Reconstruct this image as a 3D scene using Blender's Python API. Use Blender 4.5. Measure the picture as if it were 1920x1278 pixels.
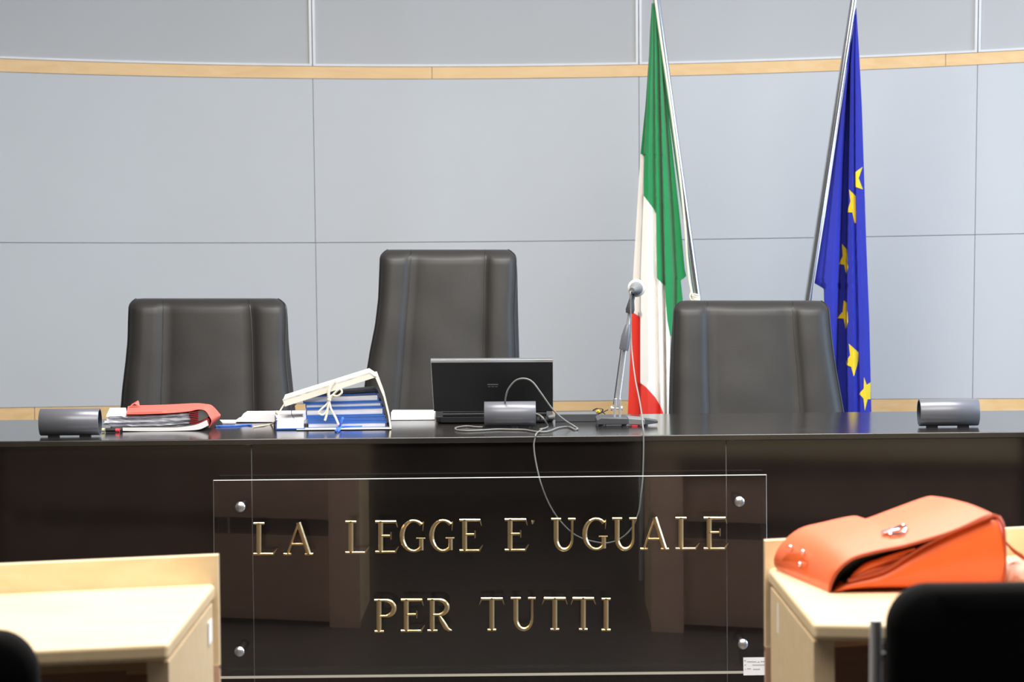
import bpy, bmesh, math, random
import numpy as np
from mathutils import Vector, Matrix, noise
from mathutils.geometry import tessellate_polygon
random.seed(7)
for o in list(bpy.data.objects): bpy.data.objects.remove(o)
SC = bpy.context.scene
COL = SC.collection
# ------------------------------------------------------------------ camera
F = 4900.0; EYE = 1.41; PITCH = math.radians(2.55); ROLL = math.radians(-0.54)
cam = bpy.data.cameras.new('camera'); camo = bpy.data.objects.new('camera', cam); COL.objects.link(camo)
cam.sensor_width = 36.0; cam.lens = F/1920*36.0; cam.clip_start = .05; cam.clip_end = 60
RM = Matrix.Rotation(math.pi/2-PITCH, 3, 'X') @ Matrix.Rotation(ROLL, 3, 'Z')
camo.matrix_world = Matrix.Translation((0, 0, EYE)) @ RM.to_4x4()
cam.dof.use_dof = True; cam.dof.focus_distance = 7.25; cam.dof.aperture_fstop = 6.3
SC.camera = camo
# ------------------------------------------------------------------ light and exposure
SC.view_settings.view_transform = 'Standard'; SC.view_settings.look = 'None'
SC.view_settings.gamma = 1; SC.view_settings.use_curve_mapping = False
SC.view_settings.exposure = 0.72
W = bpy.data.worlds.new('world'); SC.world = W; W.use_nodes = True
W.node_tree.nodes['Background'].inputs[0].default_value = (.75, .85, 1, 1)
W.node_tree.nodes['Background'].inputs[1].default_value = .3
def area(name, loc, size, power, color, target):
    l = bpy.data.lights.new(name, 'AREA'); l.shape = 'RECTANGLE'; l.size, l.size_y = size
    l.energy = power; l.color = color
    o = bpy.data.objects.new(name, l); COL.objects.link(o); o.location = loc
    o.rotation_euler = (Vector(target)-Vector(loc)).to_track_quat('-Z', 'Y').to_euler()
    return o
area('ceiling_lamp_front', (.2, 4.3, 3.12), (4.0, 2.0), 130, (1, .95, .86), (.2, 4.3, 0))
area('ceiling_lamp_bench', (.5, 6.9, 3.12), (3.0, 1.0), 92, (1, .97, .93), (.5, 7.3, 0))
area('window_daylight', (4.6, 7.2, 1.9), (2.8, 1.7), 120, (.50, .71, 1), (0, 9.0, 1.3))

# ------------------------------------------------------------------ projection helpers (photo pixel -> place)
CAM = Vector((0, 0, EYE))
def ray(px, py): return (RM @ Vector(((px-960)/F, -(py-639)/F, -1))).normalized()
def P(px, py, Y):
    d = ray(px, py); return CAM + d*(Y/d.y)
def Pz(px, py, z):
    d = ray(px, py); return CAM + d*((z-EYE)/d.z)
WR = 6.0; WCX = -.2; WCY = 9.78-WR
def Pw(px, py, off=0.0):
    d = ray(px, py); R = WR-off
    a = d.x*d.x+d.y*d.y; ox, oy = -WCX, -WCY
    b = 2*(ox*d.x+oy*d.y); c = ox*ox+oy*oy-R*R
    t = (-b+math.sqrt(b*b-4*a*c))/(2*a); return CAM+d*t
def lerp(tab, x):
    if x <= tab[0][0]:
        (a, b), (c, d) = tab[0], tab[1]
        return b
    for (a, b), (c, d) in zip(tab, tab[1:]):
        if x <= c: return b+(d-b)*(x-a)/(c-a)
    return tab[-1][1]

# ------------------------------------------------------------------ materials
def mat(name, col, rough=.5, metal=0, bump=0, bscale=200, var=.05, vscale=8, coat=0, spec=.5, stretch=(1, 1, 1), trans=0, ior=1.5, sheen=0):
    m = bpy.data.materials.new(name); m.use_nodes = True; nt = m.node_tree; N = nt.nodes; L = nt.links
    b = N['Principled BSDF']; b.inputs['Roughness'].default_value = rough; b.inputs['Metallic'].default_value = metal
    b.inputs['Coat Weight'].default_value = coat; b.inputs['Specular IOR Level'].default_value = spec
    b.inputs['Transmission Weight'].default_value = trans; b.inputs['IOR'].default_value = ior
    b.inputs['Sheen Weight'].default_value = sheen
    tc = N.new('ShaderNodeTexCoord'); mp = N.new('ShaderNodeMapping'); mp.inputs['Scale'].default_value = stretch
    L.new(tc.outputs['Object'], mp.inputs['Vector'])
    n = N.new('ShaderNodeTexNoise'); n.inputs['Scale'].default_value = vscale; n.inputs['Detail'].default_value = 4
    L.new(mp.outputs[0], n.inputs['Vector'])
    r = N.new('ShaderNodeValToRGB'); c = Vector(col)
    r.color_ramp.elements[0].position = .3; r.color_ramp.elements[1].position = .7
    r.color_ramp.elements[0].color = (*(c*(1-var)), 1); r.color_ramp.elements[1].color = (*(c*(1+var)), 1)
    L.new(n.outputs['Fac'], r.inputs['Fac']); L.new(r.outputs[0], b.inputs['Base Color'])
    if bump:
        n2 = N.new('ShaderNodeTexNoise'); n2.inputs['Scale'].default_value = bscale; n2.inputs['Detail'].default_value = 3
        L.new(mp.outputs[0], n2.inputs['Vector'])
        bp = N.new('ShaderNodeBump'); bp.inputs['Strength'].default_value = bump; bp.inputs['Distance'].default_value = .002
        L.new(n2.outputs['Fac'], bp.inputs['Height']); L.new(bp.outputs[0], b.inputs['Normal'])
    return m
def wood(name, c1, c2, rough=.35, stretch=(1.2, 9, 9), scale=3.0):
    m = mat(name, c1, rough); nt = m.node_tree; N = nt.nodes; L = nt.links
    mp = [n for n in N if n.type == 'MAPPING'][0]; mp.inputs['Scale'].default_value = stretch
    nz = [n for n in N if n.type == 'TEX_NOISE'][0]; nz.inputs['Scale'].default_value = scale; nz.inputs['Detail'].default_value = 6
    nz.inputs['Distortion'].default_value = 1.2
    r = [n for n in N if n.type == 'VALTORGB'][0]
    r.color_ramp.elements[0].color = (*c1, 1); r.color_ramp.elements[1].color = (*c2, 1)
    return m
M = {}
M['panel'] = mat('grey_wall_panel', (.54, .565, .59), .55, bump=.05, bscale=260, var=.012, vscale=3)
M['panel_up'] = mat('grey_upper_panel', (.47, .48, .49), .6, bump=.05, bscale=260, var=.012, vscale=3)
M['joint'] = mat('dark_joint', (.52, .52, .53), .7)
M['alu'] = mat('aluminium_frame', (.64, .66, .69), .4, .15)
M['maple'] = wood('maple_band', (.78, .50, .23), (.85, .59, .31), .4)
M['desk'] = wood('pale_maple', (.80, .61, .37), (.86, .69, .46), .33)
M['black_gloss'] = mat('black_polished_panel', (.010, .0080, .0078), .08, spec=.85, var=.2)
M['black_top'] = mat('black_polished_top', (.024, .0215, .020), .14, spec=.8, var=.2)
M['strip'] = mat('joint_strip_grey', (.16, .155, .15), .4)
M['leather'] = mat('dark_leather', (.026, .024, .022), .5, bump=.12, bscale=420, var=.15, vscale=6, spec=.45)
M['leather_dark'] = mat('leather_piping', (.02, .019, .02), .4, spec=.6)
M['black_plastic'] = mat('black_plastic', (.012, .012, .014), .4)
M['black_fabric'] = mat('black_fabric', (.006, .006, .007), .9, bump=.3, bscale=500, spec=.15)
M['chrome'] = mat('chrome', (.8, .81, .83), .12, 1)
M['steel'] = mat('satin_steel', (.75, .76, .78), .32, 1)
M['brass'] = mat('brass', (.86, .66, .36), .28, 1, bump=.15, bscale=120)
M['tube'] = mat('grey_anodised_tube', (.16, .165, .19), .3, .2, var=.03)
M['tube_in'] = mat('tube_inside', (.03, .035, .05), .5)
M['grey_plastic'] = mat('grey_plastic', (.055, .058, .066), .45)
M['mid_plastic'] = mat('mid_grey_plastic', (.16, .165, .17), .4)
M['white_plastic'] = mat('white_plastic', (.75, .76, .76), .4)
M['cable'] = mat('grey_cable', (.20, .20, .19), .5)
M['green'] = mat('green_flag_cloth', (.006, .235, .065), .8, bump=.2, bscale=600, sheen=.2, var=.06)
M['white_cloth'] = mat('white_flag_cloth', (.80, .77, .72), .8, bump=.2, bscale=600, var=.02)
M['red_cloth'] = mat('red_flag_cloth', (.72, .035, .02), .8, bump=.2, bscale=600, var=.03)
M['blue_cloth'] = mat('blue_flag_cloth', (.018, .027, .37), .8, bump=.2, bscale=600, sheen=0, var=.05)
M['yellow_cloth'] = mat('yellow_star_cloth', (.85, .62, .02), .75)
M['cream'] = mat('cream_cord', (.80, .74, .60), .8)
M['paper'] = mat('white_paper', (.90, .90, .93), .8, var=.02)
M['pages'] = mat('page_edges', (.68, .69, .77), .85, var=.22, vscale=30, stretch=(.6, 1, 60))
M['board'] = mat('cream_board', (.82, .79, .70), .7, var=.03)
M['red_card'] = mat('red_card', (.92, .15, .115), .6, var=.05)
M['dark_red'] = mat('dark_red_card', (.25, .015, .02), .7)
M['blue_card'] = mat('blue_card', (.035, .125, .46), .5, var=.08)
M['navy'] = mat('navy_card', (.01, .016, .05), .5)
M['blue_ribbon'] = mat('blue_ribbon', (.05, .16, .68), .6)
M['grey_card'] = mat('grey_card', (.12, .12, .12), .6)
M['bag'] = mat('orange_leather', (.82, .135, .030), .36, bump=.3, bscale=140, var=.07, vscale=10, spec=.5)
M['bag_top'] = mat('orange_leather_smooth', (.80, .145, .05), .42, bump=.2, bscale=140, var=.04, vscale=8)
M['bag_dark'] = mat('dark_orange_edge', (.40, .055, .015), .45)
M['mouth_shade'] = mat('black_mouth_shade', (.012, .009, .009), .8)
M['scarf'] = mat('pale_pink_cloth', (.62, .42, .34), .85, bump=.5, bscale=60, var=.15)
M['yellow_p'] = mat('yellow_plastic', (.85, .62, .03), .4)
M['pink_p'] = mat('red_plastic', (.8, .05, .07), .4)
M['bright'] = mat('bright_metal_tube', (.80, .82, .88), .28, .8)
M['polem'] = mat('polished_pole', (.66, .67, .70), .16, .95)
M['stile'] = wood('brown_stile', (.62, .40, .29), (.68, .45, .33), .5)
M['brownpanel'] = wood('brown_panel', (.42, .255, .185), (.48, .30, .22), .5)
M['floor'] = mat('dark_floor', (.06, .05, .045), .4, var=.1)
M['ceil'] = mat('white_ceiling', (.75, .75, .74), .9)
M['side'] = mat('brown_side_wall', (.30, .27, .24), .6, var=.06)
M['right'] = mat('grey_side_wall', (.5, .52, .55), .7)
def glassmat(name, tint):
    m = mat(name, tint, .0, trans=1.0, ior=1.56, var=0); return m
M['acrylic'] = glassmat('clear_acrylic', (.97, .98, .975))
M['acrylic_edge'] = mat('polished_acrylic_edge', (.50, .53, .50), .35, spec=1)

# ------------------------------------------------------------------ mesh helpers
def root(name, label=None, cat=None, loc=(0, 0, 0), group=None, kind=None):
    o = bpy.data.objects.new(name, None); COL.objects.link(o); o.location = loc; o.empty_display_size = .05
    tag(o, label, cat, group, kind); return o
def tag(o, label=None, cat=None, group=None, kind=None):
    if label: o['label'] = label
    if cat: o['category'] = cat
    if group: o['group'] = group
    if kind: o['kind'] = kind
    return o
def wloc(o):
    v = Vector((0, 0, 0))
    while o: v += Vector(o.location); o = o.parent
    return v
def obj(name, bm, mats, parent=None, smooth=True, bevel=0, angle=40, seg=2):
    if not isinstance(mats, (list, tuple)): mats = [mats]
    bmesh.ops.recalc_face_normals(bm, faces=bm.faces)
    me = bpy.data.meshes.new(name); o = bpy.data.objects.new(name, me); COL.objects.link(o)
    if parent is not None:
        o.parent = parent; off = wloc(parent)
    else:
        zs = [v.co for v in bm.verts]
        off = Vector((sum(v.x for v in zs)/len(zs), sum(v.y for v in zs)/len(zs), min(v.z for v in zs)))
        o.location = off
    for v in bm.verts: v.co -= off
    bm.to_mesh(me); bm.free()
    for m in mats: me.materials.append(m)
    if smooth:
        me.shade_smooth()
        try: me.set_sharp_from_angle(angle=math.radians(angle))
        except Exception: pass
    if bevel:
        b = o.modifiers.new('bevel', 'BEVEL'); b.width = bevel; b.segments = seg; b.limit_method = 'ANGLE'; b.angle_limit = math.radians(35)
        b.harden_normals = True
    return o
def BM(): return bmesh.new()
def box(bm, x0, x1, y0, y1, z0, z1, mi=0):
    v = [bm.verts.new((x, y, z)) for x in (x0, x1) for y in (y0, y1) for z in (z0, z1)]
    for f in ((0, 1, 3, 2), (4, 6, 7, 5), (0, 4, 5, 1), (2, 3, 7, 6), (0, 2, 6, 4), (1, 5, 7, 3)):
        bm.faces.new([v[i] for i in f]).material_index = mi
def prism(bm, pts, vec, mi=0):
    a = [bm.verts.new(p) for p in pts]; b = [bm.verts.new(Vector(p)+Vector(vec)) for p in pts]
    n = len(pts)
    bm.faces.new(a).material_index = mi; bm.faces.new(b[::-1]).material_index = mi
    for i in range(n):
        bm.faces.new((a[i], b[i], b[(i+1) % n], a[(i+1) % n])).material_index = mi
def grid(bm, rows, mi=0):
    R = [[bm.verts.new(p) for p in r] for r in rows]
    for a, b in zip(R, R[1:]):
        for i in range(len(a)-1):
            bm.faces.new((a[i], a[i+1], b[i+1], b[i])).material_index = mi
    return R
def closed_sheet(bm, rows, vec, mi=0):
    """a grid of points given thickness along vec"""
    vec = Vector(vec)
    A = grid(bm, rows, mi); B = grid(bm, [[Vector(p)+vec for p in r] for r in rows], mi)
    def side(la, lb):
        for i in range(len(la)-1):
            bm.faces.new((la[i], lb[i], lb[i+1], la[i+1])).material_index = mi
    side(A[0], B[0]); side(A[-1], B[-1])
    side([r[0] for r in A], [r[0] for r in B]); side([r[-1] for r in A], [r[-1] for r in B])
def smooth_path(pts, n=6):
    pts = [Vector(p) for p in pts]
    if len(pts) < 3: return pts
    out = []
    for i in range(len(pts)-1):
        p0 = pts[max(i-1, 0)]; p1 = pts[i]; p2 = pts[i+1]; p3 = pts[min(i+2, len(pts)-1)]
        for k in range(n):
            t = k/n
            out.append(.5*((2*p1)+(p2-p0)*t+(2*p0-5*p1+4*p2-p3)*t*t+(3*p1-p0-3*p2+p3)*t**3))
    out.append(pts[-1]); return out
def tube(bm, pts, r, seg=12, caps=True, mi=0):
    pts = [Vector(p) for p in pts]; n = len(pts)
    rr = r if isinstance(r, (list, tuple)) else [r]*n
    rings = []; up = None
    for i, p in enumerate(pts):
        d = (pts[min(i+1, n-1)]-pts[max(i-1, 0)]).normalized()
        if up is None:
            up = d.cross(Vector((0, 0, 1)));
            if up.length < .1: up = d.cross(Vector((1, 0, 0)))
        up = (up-d*up.dot(d)).normalized(); s = d.cross(up)
        rings.append([bm.verts.new(p+(up*math.cos(2*math.pi*k/seg)+s*math.sin(2*math.pi*k/seg))*rr[i]) for k in range(seg)])
    for a, b in zip(rings, rings[1:]):
        for k in range(seg): bm.faces.new((a[k], a[(k+1) % seg], b[(k+1) % seg], b[k])).material_index = mi
    if caps:
        bm.faces.new(rings[0][::-1]).material_index = mi; bm.faces.new(rings[-1]).material_index = mi
def ball(bm, c, r, scale=(1, 1, 1), seg=20, mi=0):
    c = Vector(c); rows = []
    for i in range(1, seg//2):
        t = math.pi*i/(seg//2)
        rows.append([bm.verts.new(c+Vector((r*scale[0]*math.sin(t)*math.cos(2*math.pi*k/seg), r*scale[1]*math.sin(t)*math.sin(2*math.pi*k/seg), r*scale[2]*math.cos(t)))) for k in range(seg)])
    a = bm.verts.new(c+Vector((0, 0, r*scale[2]))); b = bm.verts.new(c-Vector((0, 0, r*scale[2])))
    for k in range(seg):
        bm.faces.new((a, rows[0][k], rows[0][(k+1) % seg])).material_index = mi
        bm.faces.new((b, rows[-1][(k+1) % seg], rows[-1][k])).material_index = mi
    for p, q in zip(rows, rows[1:]):
        for k in range(seg): bm.faces.new((p[k], q[k], q[(k+1) % seg], p[(k+1) % seg])).material_index = mi

# ================================================================== THE ROOM
bm = BM(); box(bm, -5, 5, -4, 11, -.1, 0); tag(obj('floor', bm, M['floor'], smooth=False), kind='structure')
bm = BM(); box(bm, -5, 5, -4, 11, 3.2, 3.3); tag(obj('ceiling', bm, M['ceil'], smooth=False), kind='structure')
bm = BM(); box(bm, -5.1, -5, -4, 11, 0, 3.2); tag(obj('wall_left', bm, M['side'], smooth=False), kind='structure')
bm = BM(); box(bm, 5, 5.1, -4, 11, 0, 3.2); tag(obj('wall_right', bm, M['right'], smooth=False), kind='structure')
bm = BM(); box(bm, -5, 5, -4.1, -4, 0, 3.2); tag(obj('wall_front', bm, M['side'], smooth=False), kind='structure')

fit = lambda pts: np.poly1d(np.polyfit([a for a, b in pts], [b for a, b in pts], 2))
y_rim0 = fit([(0, 105.5), (240, 112.3), (590, 119.7), (800, 120.3), (960, 119.5), (1680, 101), (1920, 88.5)])
y_b0 = fit([(0, 110), (120, 114), (240, 117), (480, 123.7), (590, 124.7), (800, 125), (960, 124.3), (1680, 105.5), (1830, 98.5), (1920, 94)])
y_b1 = fit([(0, 134.5), (120, 138.7), (240, 141.5), (480, 146), (590, 147), (800, 148), (960, 147.5), (1680, 128.5), (1830, 121), (1920, 117)])
y_j = fit([(0, 454.5), (590, 454.8), (640, 454.3), (1000, 452), (1190, 450), (1300, 449), (1520, 445), (1820, 440)])
y_l0 = fit([(0, 764.6), (225, 761), (1040, 751.7), (1180, 751.2), (1660, 748.3), (1830, 747.3), (1920, 747)])
lin = lambda a, b: (lambda y: a+(b-a)*(y-148)/(775-148))
seams = [lin(-1260, -1225), lin(-640, -618), lin(-32, -14), lin(586.5, 597), lin(1198, 1200.5), lin(1832.5, 1823), lin(2462, 2438), lin(3090, 3050)]
def cpatch(bm, i, ft, fb, inset=.55, off=0.0, depth=.006, mi=0, n=26, xa=None, xb=None, iy=None):
    """a curved cladding panel between seam i and i+1 with returned edges"""
    iy = inset if iy is None else iy
    def pt(t, top, o, e):
        ys = ft if top else fb
        y = 400.0
        for _ in range(3):
            xl = xa(y) if xa else seams[i](y)+e; xr = xb(y) if xb else seams[i+1](y)-e
            x = xl+(xr-xl)*t; y = ys(x)+(iy*e/inset if top else -iy*e/inset) if inset else ys(x)
        return Pw(x, y, o)
    T = [k/n for k in range(n+1)]
    rows = [[pt(t, 1, off-depth, inset) for t in T], [pt(t, 1, off, inset) for t in T], [pt(t, 0, off, inset) for t in T], [pt(t, 0, off-depth, inset) for t in T]]
    R = grid(bm, rows, mi)
    # returned vertical edges
    for k in (0, n):
        bm.faces.new((R[0][k], R[1][k], R[2][k], R[3][k])).material_index = mi
yc = lambda v: (lambda x: v+0*x)
bm = BM()
# dark backing (the open joints)
ang = [math.radians(a) for a in range(-52, 53, 2)]
rows = [[(WCX+(WR+.012)*math.sin(a), WCY+(WR+.012)*math.cos(a), z) for a in ang] for z in (0, 3.2)]
grid(bm, rows, 1)
rows2 = [[(WCX+(WR+.06)*math.sin(a), WCY+(WR+.06)*math.cos(a), z) for a in ang] for z in (0, 3.2)]
grid(bm, rows2, 1)
y_l1 = lambda x: y_l0(x)+30
y_bot = lambda x: 1125+0*x
y_top1 = lambda x: y_rim0(x)-600
for i in range(len(seams)-1):
    cpatch(bm, i, y_b1, y_j); cpatch(bm, i, y_j, y_l0)
    cpatch(bm, i, y_l1, y_bot)
    # upper framed panel: recessed field + aluminium frame bars
    cpatch(bm, i, y_top1, y_b0, inset=.8, off=-.003, mi=3)
    cpatch(bm, i, y_top1, lambda x: y_b0(x)-.3, off=.004, mi=2, n=26, iy=.2,
           xa=lambda y, i=i: seams[i](y)+.9, xb=lambda y, i=i: seams[i](y)+5.8)
    cpatch(bm, i, y_top1, lambda x: y_b0(x)-.3, off=.004, mi=2, n=26, iy=.2,
           xa=lambda y, i=i: seams[i+1](y)-5.8, xb=lambda y, i=i: seams[i+1](y)-.9)
    cpatch(bm, i, lambda x: y_b0(x)-5.0, lambda x: y_b0(x)-.3, off=.004, mi=2, inset=.9, iy=.2)
tag(obj('wall_back', bm, [M['panel'], M['joint'], M['alu'], M['panel_up']], smooth=True, angle=30), kind='structure')
def band(name, ft, fb, cuts, off):
    bm = BM()
    for a, b in zip(cuts, cuts[1:]):
        cpatch(bm, 0, ft, fb, inset=.3, off=off, depth=.03, xa=lambda y, a=a: a+.5, xb=lambda y, b=b: b-.5, n=40)
    o = obj(name, bm, M['maple'], smooth=True, angle=30); tag(o, kind='structure'); return o
band('trim_1', y_b0, y_b1, [-1200, -150, 810, 1773, 3060], .001)
band('trim_2', y_l0, y_l1, [-1200, 65, 1310, 3060], .001)

# ================================================================== THE BENCH
ZB = P(960, 818, 7.0).z
YB0, YB1 = 7.0, 7.785
bench = root('judges_bench', 'long black polished judges bench across the room with a glossy top', 'bench', (0, 7.4, 0))
bm = BM(); box(bm, -2.7, 2.7, YB0, YB1, ZB-.017, ZB); obj('worktop', bm, M['black_top'], bench, bevel=.003)
xa = P(474, 1000, 7.02).x; xb = P(1362, 1000, 7.02).x
g = .0013
for a, b in ((-2.66, xa-g), (xa+g, xb-g), (xb+g, 2.66)):
    bm = BM(); box(bm, a, b, 7.015, 7.04, .0, ZB-.0175); obj('front_panel', bm, M['black_gloss'], bench, bevel=.0006)
for x in (xa, xb):
    bm = BM(); box(bm, x-g*.9, x+g*.9, 7.0163, 7.03, .0, ZB-.018); obj('joint_strip', bm, M['strip'], bench, smooth=False)
for x in (-2.66, 2.63):
    bm = BM(); box(bm, x, x+.03, 7.0405, YB1-.05, 0, ZB-.0175); obj('end_panel', bm, M['black_gloss'], bench)

# ================================================================== THE SIGN
YP = 6.945
sign = root('plaque', 'clear acrylic plaque with raised brass capitals fixed to the bench front', 'sign', P(918, 1270, YP))
def signpt(px, py, dy=0): return P(px, py, YP-dy)
cor = [signpt(399.5, 900), signpt(1437.5, 889.5), signpt(1440, 1262), signpt(402.5, 1272.5)]
def fr_(q, dx, dz): return q+Vector((dx, 0, dz))
inn = [fr_(cor[0], .0016, -.0012), fr_(cor[1], -.0016, -.0012), fr_(cor[2], -.0016, .0075), fr_(cor[3], .0016, .0075)]
bm = BM(); a = [bm.verts.new(p) for p in inn]; m_ = [bm.verts.new(p+Vector((0, .0028, 0))) for p in cor]; b = [bm.verts.new(p+Vector((0, .010, 0))) for p in cor]
bm.faces.new(a); bm.faces.new(b[::-1])
for i in range(4):
    bm.faces.new((a[i], m_[i], m_[(i+1) % 4], a[(i+1) % 4])).material_index = 2 if i == 2 else 1
    bm.faces.new((m_[i], b[i], b[(i+1) % 4], m_[(i+1) % 4])).material_index = 1
obj('acrylic_plate', bm, [M['acrylic'], M['acrylic_edge'], mat('bevel_painted_glow', (.92, .90, .78), .3, spec=1)], sign, smooth=False)  # lower bevel coloured pale cream to paint in light caught by the acrylic
for px, py in ((450.5, 950), (1386.5, 940), (449, 1221), (1393, 1207)):
    c = signpt(px, py); bm = BM()
    tube(bm, [c+Vector((0, .0102, 0)), c+Vector((0, .0695, 0))], .007, 16)
    n = 8; prof = [(-.001-.009*math.sin(t*math.pi/2/n), .0145*math.cos(t*math.pi/2/n)) for t in range(n)]
    tube(bm, [c+Vector((0, -.0005, 0))]+[c+Vector((0, y, 0)) for y, r in prof], [.0145]+[r for y, r in prof], 20)
    obj('standoff_bolt', bm, M['steel'], sign)
TH, TN = .076, .040
def arc(cx, cy, rx, ry, a0, a1, n=18):
    return [(cx+rx*math.cos(math.radians(a0+(a1-a0)*k/n)), cy+ry*math.sin(math.radians(a0+(a1-a0)*k/n))) for k in range(n+1)]
def gw(a0, a1, n=18):
    return [TN+(TH-TN)*abs(math.cos(math.radians(a0+(a1-a0)*k/n)))**1.5 for k in range(n+1)]
GL = {
 'L': [([(.24, .0), (.24, 1)], TH), ([(.02, .975), (.46, .975)], TN), ([(.02, .03), (.86, .03)], TN), ([(.82, .03), (.99, .21)], [.035, .012])],
 'A': [([(.13, .02), (.50, .97)], TN), ([(.50, 1.0), (.86, .02)], TH), ([(.25, .33), (.66, .33)], TN), ([(.0, .022), (.26, .022)], TN), ([(.72, .022), (1, .022)], TN)],
 'E': [([(.22, .0), (.22, 1)], TH), ([(.0, .97), (.88, .97)], TN+.004), ([(.86, .985), (.94, .80)], [.03, .012]), ([(.22, .53), (.62, .53)], TN), ([(.66, .42), (.66, .65)], .024), ([(.0, .03), (.88, .03)], TN), ([(.84, .03), (.99, .20)], [.036, .012])],
 'G': [(arc(.53, .5, .46, .47, 48, 312), gw(48, 312)), ([(.84, .06), (.84, .42)], TH*.9), ([(.64, .425), (1, .425)], .024), ([(.90, .66), (.92, .94)], [.012, .028])],
 'U': [([(.2, .98), (.2, .38)]+arc(.53, .36, .33, .33, 180, 360, 14)+[(.86, .98)], [TH, TH]+[TH-(TH-TN)*k/14 for k in range(15)]+[TN]), ([(.0, .975), (.4, .975)], TN), ([(.7, .975), (1, .975)], TN)],
 'P': [([(.22, .0), (.22, 1)], TH), ([(.02, .025), (.46, .025)], TN), ([(.0, .97), (.5, .97)]+arc(.52, .73, .43, .24, 90, -90, 12)+[(.22, .49)], [TN, TN]+[TN+(TH-TN)*math.sin(math.pi*k/12) for k in range(13)]+[TN])],
 'R': [([(.2, .0), (.2, 1)], TH), ([(.0, .025), (.42, .025)], TN), ([(.0, .97), (.45, .97)]+arc(.45, .74, .38, .23, 90, -90, 12)+[(.2, .51)], [TN, TN]+[TN+(TH-TN)*math.sin(math.pi*k/12) for k in range(13)]+[TN]), ([(.48, .50), (.62, .32), (.78, .12), (.90, .05), (1.02, .03)], [TN, TH*.9, TH, TH*.7, .02])],
 'T': [([(.5, .0), (.5, 1)], TH), ([(.07, .965), (.93, .965)], TN+.006), ([(.09, .97), (.0, .79)], [.03, .012]), ([(.91, .97), (1, .79)], [.03, .012]), ([(.33, .025), (.67, .025)], TN)],
 'I': [([(.5, .0), (.5, 1)], TH), ([(.05, .025), (.95, .025)], TN), ([(.05, .975), (.95, .975)], TN)],
 "'": [([(.55, 1.0), (.35, 0)], [.05, .018])],
}
def letter(ch, x0, x1, yt, yb):
    bm = BM(); H = (yb-yt)/F*YP
    if ch == "'": H = 61/F*YP
    for path, w in GL[ch]:
        pts = [signpt(x0+(x1-x0)*u, yb+(yt-yb)*v, .0005) for u, v in path]
        ws = [(w if not isinstance(w, list) else w[i])*H for i in range(len(pts))]
        rows = []
        for i, p in enumerate(pts):
            d = pts[min(i+1, len(pts)-1)]-pts[max(i-1, 0)]; d.y = 0; d.normalize()
            nrm = Vector((-d.z, 0, d.x)); hw = ws[i]
            rows.append([p+nrm*hw*k+Vector((0, -h, 0)) for k, h in ((-1, 0), (-1, .002), (-.35, .0052), (.35, .0052), (1, .002), (1, 0))])
        R = grid(bm, rows); bm.faces.new(R[0]); bm.faces.new(R[-1][::-1])
        for i in range(len(R)-1): bm.faces.new((R[i][0], R[i+1][0], R[i+1][-1], R[i][-1]))
    obj('letter', bm, M['brass'], sign, smooth=False)
row1 = [('L', 474.5, 520.5, 979.5, 1040), ('A', 532, 587, 979, 1039.7), ('L', 647, 692.6, 976.5, 1037.3), ('E', 704, 748, 976, 1036), ('G', 750.5, 797.5, 974, 1034.5),
        ('G', 806, 852, 973.5, 1034), ('E', 861.6, 905.5, 973, 1033.5), ('E', 946.5, 991.5, 972, 1032.5), ("'", 996.5, 1001.7, 975, 982), ('U', 1033.6, 1079, 971.5, 1032),
        ('G', 1093, 1139.5, 970.5, 1031), ('U', 1148, 1193.6, 970.5, 1031), ('A', 1200.5, 1254, 969.5, 1030), ('L', 1265.6, 1312, 969.5, 1030), ('E', 1319.4, 1365.7, 969, 1030)]
row2 = [('P', 702, 741, 1123, 1184.8), ('E', 752, 796.6, 1122.5, 1184), ('R', 801.6, 846, 1122, 1183.3), ('T', 899, 945.5, 1120, 1182), ('U', 958, 1004, 1119.7, 1181),
        ('T', 1016.7, 1063.7, 1119.5, 1181), ('T', 1070.6, 1116.6, 1119.5, 1181), ('I', 1127, 1145.7, 1121, 1182)]
for a in row1+row2: letter(*a)
# small printed sticker bottom right of the plaque
bm = BM(); q = [signpt(1393.5, 1232, .0003), signpt(1441, 1231.5, .0003), signpt(1441.5, 1265, .0003), signpt(1394, 1265.5, .0003)]
prism(bm, q, (0, -.0006, 0)); stk = obj('printed_sticker', bm, M['paper'], sign, smooth=False); stk['label'] = 'small white printed sticker on the plaque corner'
bm = BM()
for x0, x1, y in ((1395, 1399, 1238), (1401, 1418, 1240), (1420, 1424, 1240.5), (1426, 1438, 1239.5), (1396, 1399, 1246), (1411, 1437, 1246), (1397, 1398.5, 1254), (1401, 1408, 1253), (1412, 1425, 1254)):
    q = [signpt(x0, y-.9, .001), signpt(x1, y-.9, .001), signpt(x1, y+.9, .001), signpt(x0, y+.9, .001)]; prism(bm, q, (0, -.0003, 0))
obj('print_line', bm, mat('faded_print', (.45, .45, .5), .8), stk, smooth=False)

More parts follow.
